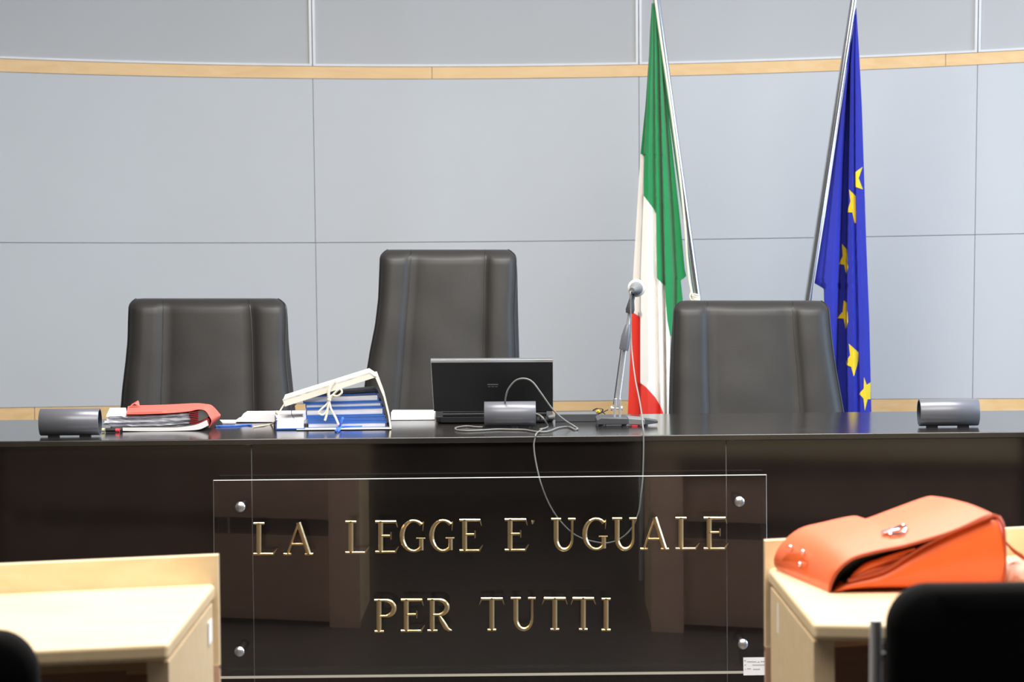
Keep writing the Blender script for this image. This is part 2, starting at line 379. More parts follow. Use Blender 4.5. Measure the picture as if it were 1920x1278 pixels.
# ================================================================== LEATHER CHAIRS
def leather_chair(label, rows, Y, roll_px=20, thick=.085, side=1, side_px=7):
    """rows: (py, xleft, seam1, seam2, xright) from the top down; Y depth of the backrest front at its top"""
    base = P((rows[0][1]+rows[0][4])/2, 700, Y-.05); rt = root('executive_chair', label, 'chair', (base.x, Y-.16, 0), group='black leather judges chairs')
    z0 = .46
    tabs = [[(r[0], r[k]) for r in rows] for k in (1, 2, 3, 4)]
    ztop = P(rows[0][1], rows[0][0], Y).z
    pyb = rows[-1][0]
    while P(960, pyb, Y-.1).z > z0: pyb += 4
    def ex(tab, y):
        if y <= tab[-1][0]: return lerp(tab, y)
        (a, b), (c, d) = tab[-2], tab[-1]; return d+(d-b)/(c-a)*(y-c)*.55
    yt = rows[0][0]
    ys = [yt+roll_px*(1-math.sin(math.radians(t))) for t in (90, 84, 76, 66, 54, 40, 26, 12)]
    th = [90, 84, 76, 66, 54, 40, 26, 12]
    y = yt+roll_px; lst = [(v, math.radians(t)) for v, t in zip(ys, th)]
    while y < pyb: lst.append((y, 0)); y += 9
    NS = 9; ring_rows = []
    for (py, t) in lst:
        fr = min(1, max(0, (py-yt)/(pyb-yt)))
        lean = -.12*fr
        yf = Y+lean+.045*(1-math.cos(t))
        b = [ex(tb, py) for tb in tabs]
        h = py-yt; rnd = 9.0*(1-min(1, h/13.0))**2; b[0] += rnd; b[3] -= rnd
        sp = side_px*min(1, max(0, h-8)/110.0)
        if side > 0: b[3] -= sp
        else: b[0] += sp
        spm = sp/F*Y
        front = []
        for s in range(3):
            xl, xr = b[s], b[s+1]
            for k in range(NS+1):
                if s and k == 0: continue
                u = k/NS; prof = 1-abs(2*u-1)**3.2
                amp = (.020 if s != 1 else .013)*(1-.75*math.sin(t))
                if s == 0: prof = max(prof*.9, 0) if u > .5 else (1-(1-2*u)**2.5)
                if s == 2: prof = (1-(2*u-1)**2.5) if u > .5 else prof
                x = xl+(xr-xl)*u
                dy = -amp*prof
                if s == 0 and u == 0: dy = .012
                if s == 2 and u == 1: dy = .012
                # soft leather creases
                nv = noise.noise(Vector((x*.02, py*.014, Y*3+xl*.01)))*.0022*(1-t/1.6)
                front.append(P(x, py, yf+dy+nv))
        tk = thick*(1-.35*math.sin(t))
        back = [Vector((p.x, 0, p.z)) for p in front[::-1]]
        n = len(back)
        for i, p in enumerate(back):
            e = min(i, n-1-i)/n; p.y = yf+tk*(1 if e > .05 else .55)
            if side > 0: p.x += spm*max(0, 1-i/8)
            else: p.x -= spm*max(0, 1-(n-1-i)/8)
        if t > 0: back = [Vector((p.x, min(p.y, yf+tk), p.z)) for p in back]
        ring_rows.append(front+back)
    bm = BM(); V = [[bm.verts.new(p) for p in r] for r in ring_rows]
    n = len(V[0])
    for a, c in zip(V, V[1:]):
        for k in range(n): bm.faces.new((a[k], a[(k+1) % n], c[(k+1) % n], c[k]))
    nf = 3*NS+1
    for k in range(nf-1):   # close the top and bottom strip-wise
        for r in (V[0], V[-1]): bm.faces.new((r[k], r[k+1], r[n-2-k], r[n-1-k]))
    back = obj('backrest', bm, M['leather'], rt, angle=70)
    for idx, rr in ((NS, .0018), (2*NS, .0018), (0, .0022), (3*NS, .0022)):
        bm = BM(); pts = [r[idx]+Vector((0, -.0008, 0)) for r in ring_rows]; tube(bm, pts, rr, 6)
        obj('piping', bm, M['leather_dark'], back)
    # stitching line beside each inner seam
    # seat, column, base
    cx = base.x; yc_ = Y-.16
    bm = BM()
    ringz = [(.43, .93), (.445, 1), (.49, 1), (.515, .96), (.52, .85)]
    rws = []
    for z, s in ringz:
        rr = []
        for k in range(40):
            a = 2*math.pi*k/40; c, s_ = math.cos(a), math.sin(a)
            rr.append((cx+.255*s*math.copysign(abs(c)**.45, c), yc_-.15+.22*s*math.copysign(abs(s_)**.45, s_), z))
        rws.append([bm.verts.new(p) for p in rr])
    for a, c in zip(rws, rws[1:]):
        for k in range(40): bm.faces.new((a[k], a[(k+1) % 40], c[(k+1) % 40], c[k]))
    bm.faces.new(rws[0]); bm.faces.new(rws[-1])
    obj('seat', bm, M['leather'], rt, angle=50)
    bm = BM(); tube(bm, [(cx, yc_-.12, .10), (cx, yc_-.12, .29), (cx, yc_-.12, .291), (cx, yc_-.12, .43)], [.028, .028, .018, .018], 18)
    obj('gas_column', bm, M['black_plastic'], rt)
    bm = BM(); tube(bm, [(cx, yc_-.12, .07), (cx, yc_-.12, .12)], .045, 18)
    for k in range(5):
        a = 2*math.pi*k/5+.4; d = Vector((math.cos(a), math.sin(a), 0)); c = Vector((cx, yc_-.12, .09))
        tube(bm, [c, c+d*.28+Vector((0, 0, -.02))], [.024, .014], 10)
    st = obj('star_base', bm, M['chrome'], rt)
    for k in range(5):
        a = 2*math.pi*k/5+.4; d = Vector((math.cos(a), math.sin(a), 0)); s = d.cross(Vector((0, 0, 1)))
        c = Vector((cx, yc_-.12, .028))+d*.28; bm = BM(); tube(bm, [c-s*.022, c+s*.022], .028, 16); obj('caster', bm, M['black_plastic'], st)
    bm = BM(); box(bm, cx-.04, cx+.04, yc_-.02, Y+.02, .40, .43); box(bm, cx-.04, cx+.04, Y-.02, Y+.01, .40, .60)
    obj('back_bracket', bm, M['black_plastic'], rt, bevel=.004)
    return rt
leather_chair('black leather judges chair with low wide back, behind the red folder', [
    (560, 246, 307, 466, 531), (575, 242, 306, 469, 536), (600, 241, 305.5, 471, 538), (640, 240, 305, 473, 539.5), (680, 236, 304.5, 474, 543), (730, 230, 302.5, 475, 548), (780, 226, 301, 476, 553)], 8.2)
leather_chair('tall black leather judges chair in the middle, behind the open laptop', [
    (468, 718, 771, 909, 962), (483, 713, 770, 911, 968), (510, 712, 768, 909, 970), (560, 710, 764.5, 908.5, 971), (610, 704, 760, 907.5, 972), (660, 694, 757, 907, 973.5), (710, 686, 753, 907, 974), (780, 678, 747, 906, 976)], 8.2)
leather_chair('black leather judges chair with low wide back, in front of the flag poles', [
    (564, 1270, 1327, 1486, 1549), (580, 1264, 1327, 1487, 1554), (610, 1262, 1327.5, 1488.5, 1556.5), (650, 1259, 1328, 1491, 1561), (690, 1257, 1328.5, 1495, 1567), (730, 1256, 1330, 1498, 1574), (780, 1255, 1332, 1501, 1583)], 8.2, side=-1, side_px=6)

# ================================================================== FLAGS
YFL = 9.0
foot = P(1403, 1205, YFL); foot.z = 0
st = root('flag_stand', 'low double flag stand on the floor behind the right chair', 'flag stand', foot)
bm = BM(); tube(bm, [foot+Vector((0, 0, .0)), foot+Vector((0, 0, .02)), foot+Vector((0, 0, .035)), foot+Vector((0, 0, .06))], [.17, .17, .10, .05], 40); obj('base', bm, M['steel'], st)
def poledir(xt, yt, xb, yb):
    a = P(xt, yt, YFL); b = P(xb, yb, YFL); return a, (b-a).normalized()
def pole_thing(label, top_px, low_px, side, cat='flag'):
    a, d = poledir(*top_px, *low_px)
    t_floor = (a.z-.062)/-d.z; low = a+d*t_floor; top = a-d*.30
    rt = root('flag', label, cat, (low.x, low.y, .062), group=None)
    bm = BM(); tube(bm, [low, top], .0125, 24); obj('pole', bm, M['polem'], rt)
    bm = BM(); tube(bm, [top, top-d*.01, top-d*.03, top-d*.06, top-d*.09, top-d*.11], [.012, .02, .026, .022, .01, .002], 20); obj('finial', bm, M['brass'], rt)
    return rt, a, d
def rowtab(tab): return lambda y: lerp(tab, y)
def cloth_region(bm, L_, R_, y0, y1, depth, mi, back=.045, nx=70, step=4.0):
    n = max(2, int((y1-y0)/step)); rows = []; rb = []
    for j in range(n+1):
        y = y0+(y1-y0)*j/n; xl, xr = L_(y), R_(y)
        if xr-xl < .6: xr = xl+.6
        rows.append([P(xl+(xr-xl)*k/nx, y, YFL+depth(xl+(xr-xl)*k/nx, y)) for k in range(nx+1)])
        rb.append([P(xl+(xr-xl)*k/6, y, YFL+back) for k in range(7)])
    A = grid(bm, rows, mi); B = grid(bm, rb, mi)
    for X, Z in ((A, B),):
        for i in range(n):
            bm.faces.new((X[i][0], X[i+1][0], Z[i+1][0], Z[i][0])).material_index = mi
            bm.faces.new((X[i][-1], X[i+1][-1], Z[i+1][-1], Z[i][-1])).material_index = mi
    for r, q in ((A[0], B[0]), (A[-1], B[-1])):
        bm.faces.new(r+q[::-1]).material_index = mi
def folds(lines):
    """lines: list of (px table over y, depth)"""
    def f(px, py):
        xs = [(lerp(t, py), d) for t, d in lines]
        amp = min(1, .25+(py-10)/220.0)
        return lerp(xs, px)*amp
    return f
# Italian
it, pa, pd = pole_thing('green white and red flag gathered on a chrome pole leaning left', (1231, 0), (1308, 560), -1)
oL = rowtab([(5, 1222), (60, 1218.5), (100, 1217), (200, 1210), (288, 1201), (400, 1194), (520, 1187), (600, 1184), (700, 1180), (775, 1177), (870, 1174)])
oR = rowtab([(5, 1224), (30, 1231), (100, 1240), (200, 1252), (300, 1263), (400, 1274), (450, 1279), (505, 1284), (517, 1287), (521, 1283), (525, 1276.5), (560, 1280), (600, 1281), (630, 1268)])
gL = rowtab([(5, 1222), (60, 1218.5), (100, 1217), (200, 1210), (288, 1201), (290.5, 1206), (294, 1207.5), (366, 1206.5), (392, 1226), (400, 1230), (521, 1231.5), (535, 1246), (600, 1251), (630, 1256.5)])
wR = rowtab([(288, 1201.5), (290.5, 1206), (294, 1207.5), (366, 1206.5), (392, 1226), (400, 1230), (521, 1231.5), (535, 1246), (600, 1251), (630, 1256.5), (700, 1256), (775, 1254.5), (870, 1255)])
rR = rowtab([(584, 1184.7), (594, 1200), (717, 1200), (725, 1211), (745, 1229), (762, 1239), (773, 1243.5), (870, 1252)])
wL = lambda y: oL(y) if y < 584 else max(oL(y), rR(y))
D = .030
dep = folds([
    ([(0, 1215), (288, 1196), (870, 1168)], .010),
    ([(0, 1223), (288, 1207), (520, 1199), (870, 1198.5)], .022),
    ([(0, 1223.6), (288, 1208.5), (520, 1201), (870, 1200.2)], -.020),
    ([(0, 1225), (288, 1216), (520, 1216), (870, 1216)], -.030),
    ([(0, 1226.2), (100, 1226.5), (400, 1228.5), (520, 1231), (870, 1238)], .004),
    ([(0, 1226.8), (100, 1228), (400, 1230.5), (520, 1233), (870, 1240)], -.016),
    ([(0, 1228), (100, 1231), (400, 1237), (520, 1241), (870, 1247)], -.010),
    ([(0, 1229), (100, 1236), (400, 1243), (520, 1245.5), (870, 1251)], .022),
    ([(0, 1229.3), (100, 1237), (400, 1245), (520, 1247.5), (870, 1252)], -.020),
    ([(0, 1230), (100, 1239), (400, 1254), (520, 1260), (870, 1256)], -.012),
    ([(0, 1231), (100, 1241), (400, 1261), (520, 1267), (870, 1262)], .028),
    ([(0, 1231.5), (100, 1242), (400, 1264), (520, 1270), (870, 1270)], .010),
    ([(0, 1233), (100, 1246), (400, 1278), (520, 1288), (870, 1290)], .018)])
bm = BM()
cloth_region(bm, gL, oR, 6, 630, dep, 0, step=2.0)
cloth_region(bm, wL, wR, 288.5, 868, dep, 1, step=2.5)
cloth_region(bm, oL, rR, 584.3, 868, dep, 2, step=2.5)
obj('cloth', bm, [M['green'], M['white_cloth'], M['red_cloth']], it, angle=50)
bm = BM(); pts = [P(x, y, YFL-.012) for x, y in ((1229, 0), (1240, 80), (1252, 160), (1264.5, 250), (1276, 340), (1284, 420), (1288, 480), (1293, 530), (1299, 556))]
tube(bm, smooth_path(pts), .0042, 8); obj('hoist_cord', bm, M['cream'], it)
bm = BM()
for k in range(5):
    c = P(1303.5+k*.3, 552+k*3.0, YFL); R = .0155
    ringp = [c+Vector((R*math.cos(2*math.pi*i/20), R*math.sin(2*math.pi*i/20), .002*math.sin(i*.6+k))) for i in range(21)]
    tube(bm, ringp, .0032, 6)
tube(bm, smooth_path([P(1296, 548, YFL-.018), P(1293.5, 556, YFL-.02), P(1297, 566, YFL-.02), P(1294, 580, YFL-.018)]), .003, 6)
obj('cord_wrapping', bm, M['cream'], it)
# European
eu, pa, pd = pole_thing('blue flag with yellow stars gathered on a chrome pole leaning right', (1601, 0), (1515, 560), 1)
eL = rowtab([(12, 1603), (100, 1591), (200, 1576), (300, 1561), (400, 1547), (480, 1534), (522, 1526), (530, 1525.5), (533, 1531), (541, 1544.5), (600, 1546), (775, 1556), (870, 1560)])
eR = rowtab([(12, 1605.5), (100, 1611), (200, 1616), (320, 1620), (450, 1624), (600, 1630), (775, 1634), (870, 1636)])
edep = folds([
    ([(0, 1600), (300, 1558), (520, 1522), (541, 1540), (870, 1550)], .024),
    ([(0, 1602), (300, 1566), (520, 1541), (541, 1544), (870, 1556)], .014),
    ([(0, 1602.3), (300, 1568), (520, 1545), (870, 1560)], -.012),
    ([(0, 1602.8), (300, 1575), (520, 1562), (870, 1566)], -.022),
    ([(0, 1603.2), (120, 1590), (300, 1580), (450, 1575), (600, 1569.5), (700, 1567), (870, 1575)], -.008),
    ([(0, 1603.4), (120, 1591), (300, 1582), (450, 1577.5), (600, 1572), (700, 1570), (870, 1580)], .085),
    ([(0, 1603.6), (120, 1594), (300, 1590), (450, 1587), (600, 1586), (700, 1587), (870, 1590)], .09),
    ([(0, 1603.8), (120, 1595), (300, 1592), (450, 1589.5), (600, 1588), (700, 1589), (870, 1592)], -.022),
    ([(0, 1604), (120, 1599), (300, 1599), (450, 1598), (600, 1600), (870, 1604)], -.034),
    ([(0, 1604.1), (120, 1602.5), (300, 1602.5), (450, 1604.5), (600, 1608), (775, 1611), (870, 1612)], -.006),
    ([(0, 1604.2), (120, 1603.7), (300, 1604), (450, 1606), (600, 1610), (775, 1613), (870, 1614)], -.022),
    ([(0, 1604.6), (120, 1607), (300, 1611), (450, 1614), (600, 1619), (870, 1624)], -.026),
    ([(0, 1606), (120, 1613), (300, 1620), (450, 1625), (600, 1631), (870, 1638)], .010)])
bm = BM()
cloth_region(bm, eL, eR, 14, 868, edep, 0, back=.10, nx=90, step=2.5)
stars = [
 [(1617.5, 312.5), (1603.6, 322.7), (1603.6, 350), (1618, 355), (1610, 334)],
 [(1592, 355), (1604, 367), (1605, 418), (1602.5, 418), (1598, 398), (1589, 398), (1590, 392), (1594.5, 377)],
 [(1578.5, 457), (1588.5, 468), (1590, 502), (1586.6, 516), (1583, 496), (1573, 495), (1580, 480)],
 [(1582, 563), (1588, 567), (1590, 603), (1586, 618), (1581.7, 597), (1569.5, 596.5), (1580, 584)],
 [(1591.5, 644), (1609.4, 660), (1609.4, 676), (1601, 706), (1596, 687.5), (1587, 684), (1586.3, 677), (1594, 665.6)],
 [(1620, 706.5), (1625, 721), (1632.3, 716.5), (1632.5, 748), (1627, 748), (1621.5, 769.5), (1619, 747), (1611, 737.7), (1619.5, 728)]]
for S in stars:
    for tri in tessellate_polygon([[Vector((x, -y, 0)) for x, y in S]]):
        A3 = [Vector((S[q][0], S[q][1], 0)) for q in tri]; NN = 10; vv = {}
        for p in range(NN+1):
            for q in range(NN+1-p):
                w_ = A3[0]*(p/NN)+A3[1]*(q/NN)+A3[2]*((NN-p-q)/NN)
                vv[p, q] = bm.verts.new(P(w_.x, w_.y, YFL+edep(w_.x, w_.y)-.0022))
        for p in range(NN):
            for q in range(NN-p):
                bm.faces.new((vv[p, q], vv[p+1, q], vv[p, q+1])).material_index = 1
                if p+q < NN-1: bm.faces.new((vv[p+1, q], vv[p+1, q+1], vv[p, q+1])).material_index = 1
obj('cloth', bm, [M['blue_cloth'], M['yellow_cloth']], eu, angle=50)
bm = BM(); tube(bm, [P(1606, 0, YFL-.004), P(1571, 230, YFL-.006), P(1546, 400, YFL-.006), P(1526, 525, YFL-.004), P(1521, 556, YFL-.002)], .0032, 8); obj('hoist_cord', bm, M['white_plastic'], eu)

# ================================================================== ITEMS ON THE BENCH
def onb(px, py, h=0.0): return Pz(px, py, ZB+h)
# -- three grey tubes
def outlet_tube(label, x0, x1, ytop, ybot, yaw=0):
    c = onb((x0+x1)/2, ybot, 0); Y = c.y; r = (ybot-ytop)/2/F*Y
    xl = P(x0, ybot, Y).x; xr = P(x1, ybot, Y).x; cz = ZB+.003+r
    rt = root('desk_cable_outlet', label, 'cable outlet', (c.x, Y+r, ZB), group='grey tubes along the bench front edge')
    def rings(bm, rad, xs, seg=44):
        out = []
        for x in xs:
            out.append([bm.verts.new((x, Y+r+rad*math.cos(2*math.pi*k/seg), cz+rad*math.sin(2*math.pi*k/seg))) for k in range(seg)])
        return out
    bm = BM(); A = rings(bm, r, (xl+.0008, xr-.0008)); A0 = rings(bm, r-.0008, (xl, xr)); B = rings(bm, r-.0035, (xl, xr))
    def br(p, q, mi=0):
        for k in range(44): bm.faces.new((p[k], p[(k+1) % 44], q[(k+1) % 44], q[k])).material_index = mi
    br(A[0], A[1]); br(A[0], A0[0]); br(A[1], A0[1]); br(A0[0], B[0]); br(A0[1], B[1]); br(B[0], B[1], 1)
    obj('tube_shell', bm, [M['tube'], M['tube_in']], rt, angle=50)
    L_ = xr-xl
    bm = BM(); box(bm, xl+.06*L_, xr-.06*L_, Y+r-r*.55, Y+r+r*.55, cz-r+.012, cz-r+.016); obj('socket_plate', bm, M['grey_plastic'], rt)
    for t in (.22, .75):
        x = xl+L_*t; bm = BM(); box(bm, x-.014, x+.014, Y+r-.014, Y+r+.014, ZB, ZB+.0065); obj('foot', bm, M['black_plastic'], rt)
    return rt
outlet_tube('grey metal cable tube at the left end, beside the red folder', 72, 184, 769, 820)
outlet_tube('grey metal cable tube in front of the laptop with a cable looping out of it', 908, 1005, 755.5, 803)
outlet_tube('grey metal cable tube standing alone right of the blue flag', 1727, 1838, 751, 802)

# -- laptop
YL = 7.46
lb = onb(928, 791); lap = root('laptop', 'open black laptop with silver rim seen from behind its lid', 'laptop', (lb.x, 7.55, ZB))
xl = P(817, 780, YL).x; xr = P(1038, 780, YL).x
bm = BM(); box(bm, xl, xr, YL+.015, YL+.27, ZB+.004, ZB+.022); obj('base', bm, M['black_plastic'], lap, bevel=.004)
bm = BM(); box(bm, xl+.015, xr-.015, YL+.004, YL+.016, ZB+.004, ZB+.020)
for k in range(9): box(bm, xr-.12+k*.012, xr-.112+k*.012, YL+.002, YL+.006, ZB+.008, ZB+.017, 1)
obj('rear_port_panel', bm, [M['black_plastic'], M['grey_plastic']], lap, bevel=.001)
bm = BM(); tube(bm, [(xl+.02, YL+.014, ZB+.026), (xr-.02, YL+.014, ZB+.026)], .008, 14); obj('hinge', bm, M['black_plastic'], lap)
tl = P(808.5, 679.5, YL-.055); tr = P(1036, 678.5, YL-.055); bl = P(814, 771, YL+.004); br_ = P(1036.5, 771, YL+.004)
nrm = Vector((0, 1, .27)).normalized()
bm = BM(); prism(bm, [tl, tr, br_, bl], nrm*.009); lid = obj('lid', bm, mat('satin_black_lid', (.010, .010, .012), .45, bump=.1), lap, smooth=False, bevel=.002)
e = Vector((.0012, 0, 0)); up = (tl-bl).normalized()
bm = BM(); prism(bm, [tl-e+nrm*-.0008, tr+e+nrm*-.0008, tr+e+nrm*.0145, tl-e+nrm*.0145], up*.0088)
prism(bm, [tl-e, tl-e*.1, bl+e*.3, bl-e], nrm*.012); prism(bm, [tr+e*.1, tr+e, br_+e, br_-e*.3], nrm*.012)
rim = obj('silver_rim', bm, M['steel'], lap, smooth=False, bevel=.0015)
c1, c2 = P(912, 677, YL-.057), P(933, 677, YL-.057)
bm = BM(); prism(bm, [c1, c2, c2+nrm*.003, c1+nrm*.003], up*.0042); obj('latch', bm, M['grey_plastic'], lap, smooth=False)
bm = BM()
def onlid(px, py):
    t = (py-679)/(771-679); return P(px, py, YL-.055+.059*t-.0006)
for x0, x1, y0, y1 in ((914, 934, 719.5, 721.5), (915, 920, 724, 725.2), (921.5, 927, 724, 725.2), (928.5, 933, 724, 725.2)):
    prism(bm, [onlid(x0, y0), onlid(x1, y0), onlid(x1, y1), onlid(x0, y1)], (0, -.0002, 0))
lg = obj('lid_badge', bm, M['mid_plastic'], lap, smooth=False)
bm = BM(); c = P(1040, 773, YL+.01); tube(bm, [P(1028, 782, YL-.004), P(1040, 781, YL-.002)], [.005, .0085], 12)
obj('plug', bm, M['mid_plastic'], lap)

# -- cables
def cable(name, label, pts, r=.0024, group=None):
    bm = BM(); tube(bm, smooth_path(pts, 8), r, 8); o = obj(name, bm, M['cable']); tag(o, label, 'cable', group); return o
YT = 7.24
A = [P(947, 757, 7.30), P(948, 745, 7.28), P(953, 729, 7.27), P(967, 713, 7.26), P(984, 709.5, 7.25), P(999, 716.5, 7.25), P(1015, 737.5, 7.25), P(1036, 766.7, 7.26), P(1057, 786, 7.27)]
A += [onb(x, y, .003) for x, y in ((1078, 799.5), (1083, 803.5), (1077, 804.5), (1066, 799.8), (1047, 801.5), (1027, 808.5), (1007, 809), (984, 805.5), (959, 804.8), (930, 804.5), (905, 806), (874, 807), (857, 805.5), (855, 801.5), (874, 798.5), (893, 800), (905, 800))]
cable('power_cable', 'grey cable looping up from the middle tube over the laptop lid and along the bench', A)
B = [P(1003, 775, 7.285), P(1012, 778, 7.26), P(1020, 786, 7.24)]+[onb(x, y, .003) for x, y in ((1027, 798), (1022, 802.5), (1012, 804))]
cable('network_cable', 'short grey cable curling out of the right end of the middle tube', B)

# -- microphone on its stand
YM = 7.36
mb = onb(1172, 800)
mic = root('table_microphone', 'microphone on a jointed silver desk stand in front of the green white red flag', 'microphone', (mb.x, mb.y+.03, ZB))
bm = BM()
b0 = onb(1119, 801).x; b1 = onb(1178, 800).x; yb = mb.y+.005
prism(bm, [(b0, yb, ZB+.006), (b1, yb, ZB+.006), (b1, yb, ZB+.024), (b0+.012, yb, ZB+.026), (b0, yb, ZB+.02)], (0, .14, 0))
obj('base', bm, M['grey_plastic'], mic, bevel=.003)
bm = BM(); b2 = onb(1209, 798).x; prism(bm, [(b1, yb+.004, ZB+.005), (b2, yb+.004, ZB+.004), (b2, yb+.004, ZB+.020), (b1, yb+.004, ZB+.024)], (0, .1, 0)); obj('switch_block', bm, M['mid_plastic'], mic, bevel=.003)
bm = BM(); b3 = onb(1233, 797).x; prism(bm, [(b2, yb+.01, ZB+.004), (b3, yb+.02, ZB+.008), (b3, yb+.02, ZB+.014), (b2, yb+.01, ZB+.021)], (0, .05, 0)); obj('pedal_tip', bm, M['grey_plastic'], mic, bevel=.002)
for x in (1128, 1172, 1213):
    c = onb(x, 802.5); bm = BM(); tube(bm, [(c.x, yb+.012, ZB), (c.x, yb+.012, ZB+.0065)], .007, 12); obj('foot', bm, M['black_plastic'], mic)
bm = BM(); c = onb(1192, 800); box(bm, c.x-.010, c.x+.006, yb+.001, yb+.006, ZB+.001, ZB+.003); obj('red_mark', bm, M['pink_p'], mic)
bm = BM()
for dx in (-5, 5):
    a = P(1157+dx, 782, YM); b = P(1158+dx*.8, 747, YM); d = (b-a)
    prism(bm, [a+Vector((-.0032, -.008, 0)), a+Vector((.0032, -.008, 0)), b+Vector((.0032, -.006, 0)), b+Vector((-.0032, -.006, 0))], (0, .016, 0))
tube(bm, [P(1146, 765, YM), P(1165.5, 765, YM)], .0035, 10); tube(bm, [P(1145, 765, YM), P(1148.5, 765, YM)], .007, 14); tube(bm, [P(1163, 765, YM), P(1167, 765, YM)], .007, 14)
obj('bracket', bm, M['bright'], mic, bevel=.0006)
bm = BM(); tube(bm, [P(1157.5, 762, YM), P(1172, 650, YM)], .0065, 16); obj('lower_arm', bm, M['bright'], mic)
bm = BM(); tube(bm, [P(1150.5, 758, YM), P(1165, 652, YM)], .0022, 8); obj('spring_rod', bm, M['chrome'], mic)
bm = BM(); tube(bm, [P(1169.2, 656, YM), P(1170, 652, YM), P(1173.5, 630, YM), P(1177, 612, YM), P(1177.6, 607.5, YM)], [.0125, .0135, .0128, .0085, .006], 20); obj('sleeve', bm, M['tube'], mic)
bm = BM(); tube(bm, [P(1177, 610, YM), P(1180, 590, YM)], [.0062, .0045], 14); tube(bm, [P(1180, 592, YM), P(1181, 584, YM)], .006, 12); obj('upper_arm', bm, M['bright'], mic)
bm = BM(); tube(bm, [P(1180.5, 587, YM), P(1181.5, 580, YM), P(1184, 563, YM), P(1187, 553, YM+.01)], [.011, .013, .008, .007], 14); obj('clip', bm, M['grey_plastic'], mic)
mc = P(1192, 541, YM); ax = Vector((.16, .97, .06)).normalized()
bm = BM(); tube(bm, [mc-ax*.045+Vector((-.006, 0, -.001)), mc-ax*.035+Vector((-.004, 0, -.001)), mc-ax*.028, mc-ax*.005, mc+ax*.012], [.008, .010, .0135, .0165, .0185], 24); obj('body', bm, M['mid_plastic'], mic)
bm = BM(); tube(bm, [mc+ax*.012, mc+ax*.016, mc+ax*.024, mc+ax*.03], [.0215, .0250, .0250, .022], 28); obj('collar_ring', bm, M['white_plastic'], mic)
bm = BM(); ball(bm, mc+ax*.040, .0235); obj('grille', bm, M['steel'], mic)
C = [mc-ax*.045+Vector((-.006, 0, -.004)), P(1181.5, 549, YM-.065), P(1182.5, 575, YM-.06), P(1183, 620, YM-.06), P(1185, 660, YM-.08), P(1191, 710, YM-.15), P(1198, 745, YM-.22)]
C += [P(1203, 775, 7.06), P(1205.5, 800, 7.005), P(1206.5, 812, 6.993), P(1206.5, 850, 6.99), P(1205, 895, 6.99), P(1202, 925, 6.985), P(1197, 960, 6.985), P(1185, 988, 6.985), P(1165, 1008, 6.985), P(1140, 1017, 6.985), P(1110, 1014, 6.985), P(1080, 1003, 6.985), P(1052, 978, 6.985), P(1030, 945, 6.985), P(1014, 905, 6.985), P(1004, 862, 6.99), P(1001, 835, 6.992), P(1003, 822, 6.993), P(1004.5, 815, 6.997)]
C += [onb(1007, 811, .004), onb(1016, 805, .004)]
cable('microphone_cable', 'thin grey cable hanging from the microphone in a loop down the bench front', C, .0021)

# -- dark bar behind, wire bundle
c0 = onb(1042, 792.5); c1 = onb(1121, 792)
bm = BM(); prism(bm, [(c0.x, 7.50, ZB), (c0.x, 7.50, ZB+.022), (c0.x, 7.508, ZB+.030), (c0.x, 7.532, ZB+.030), (c0.x, 7.54, ZB+.022), (c0.x, 7.54, ZB)], (c1.x-c0.x, 0, 0))
tag(obj('equipment_box', bm, M['grey_plastic'], bevel=.002), 'dark grey bar shaped box lying between the laptop and the microphone base', 'box')
wb = onb(1132, 785); wr = root('wire_bundle', 'small bundle of black wires with yellow plugs beside the microphone base', 'wires', (wb.x, 7.52, ZB))
bm = BM()
tube(bm, smooth_path([P(1112, 769, 7.52), P(1120, 765.5, 7.51), P(1130, 767, 7.51), P(1128, 773, 7.52), P(1122, 775, 7.53)]), .0016, 6)
tube(bm, smooth_path([P(1121, 776, 7.51), P(1131, 772, 7.50), P(1140, 768, 7.51)]), .0016, 6)
tube(bm, smooth_path([P(1128, 770, 7.50), P(1134, 776, 7.49), P(1138, 779, 7.49)]), .0016, 6)
tube(bm, smooth_path([P(1112, 769, 7.52), P(1118, 780, 7.53), onb(1122, 787, .002), onb(1134, 788, .002), P(1136, 777, 7.50)]), .0018, 6)
obj('wire', bm, M['black_plastic'], wr)
for x, y in ((1121, 770.5), (1131, 778)):
    bm = BM(); tube(bm, [P(x-2, y+1.5, 7.505), P(x+2, y-1, 7.50)], .0035, 10); obj('yellow_plug', bm, M['yellow_p'], wr)

# -- blue folders in a white archive box file
def folder(label, xl, xr, ytl, ybl, ytr, ybr, Y, depth, parent_name='blue_folder', group='blue folders stacked in the cream archive file', cov=None, spine='right', pg='pages', t=2.4, top=True):
    a, b, c, d = P(xl, ytl, Y), P(xr, ytr, Y), P(xr, ybr, Y), P(xl, ybl, Y)
    rt = root(parent_name, label, 'folder', ((a.x+b.x)/2, Y+depth/2, min(c.z, d.z)), group=group)
    k = t/F*Y; cov = cov or M['blue_card']; dz = Vector((0, 0, k)); v = (-.018, depth, 0)
    bm = BM(); i = .004
    ii = Vector((i, 0, 0)); y2 = Vector((0, .003, 0))
    prism(bm, [a-dz+ii*.5+y2, b-dz-ii+y2, c+dz-ii+y2, d+dz+ii*.5+y2], (-.0175, depth-.006, 0)); obj('pages', bm, M[pg], rt, smooth=False)
    bm = BM()
    if top: prism(bm, [a, b, b-dz, a-dz], v)
    prism(bm, [d+dz, c+dz, c, d], v)
    if spine == 'right': prism(bm, [b-dz-Vector((.002, 0, 0)), b-dz, c+dz, c+dz-Vector((.002, 0, 0))], v)
    else: prism(bm, [a-dz, a-dz+Vector((.002, 0, 0)), d+dz+Vector((.002, 0, 0)), d+dz], v)
    obj('cover', bm, cov, rt, smooth=False)
    return rt
YA = 7.33
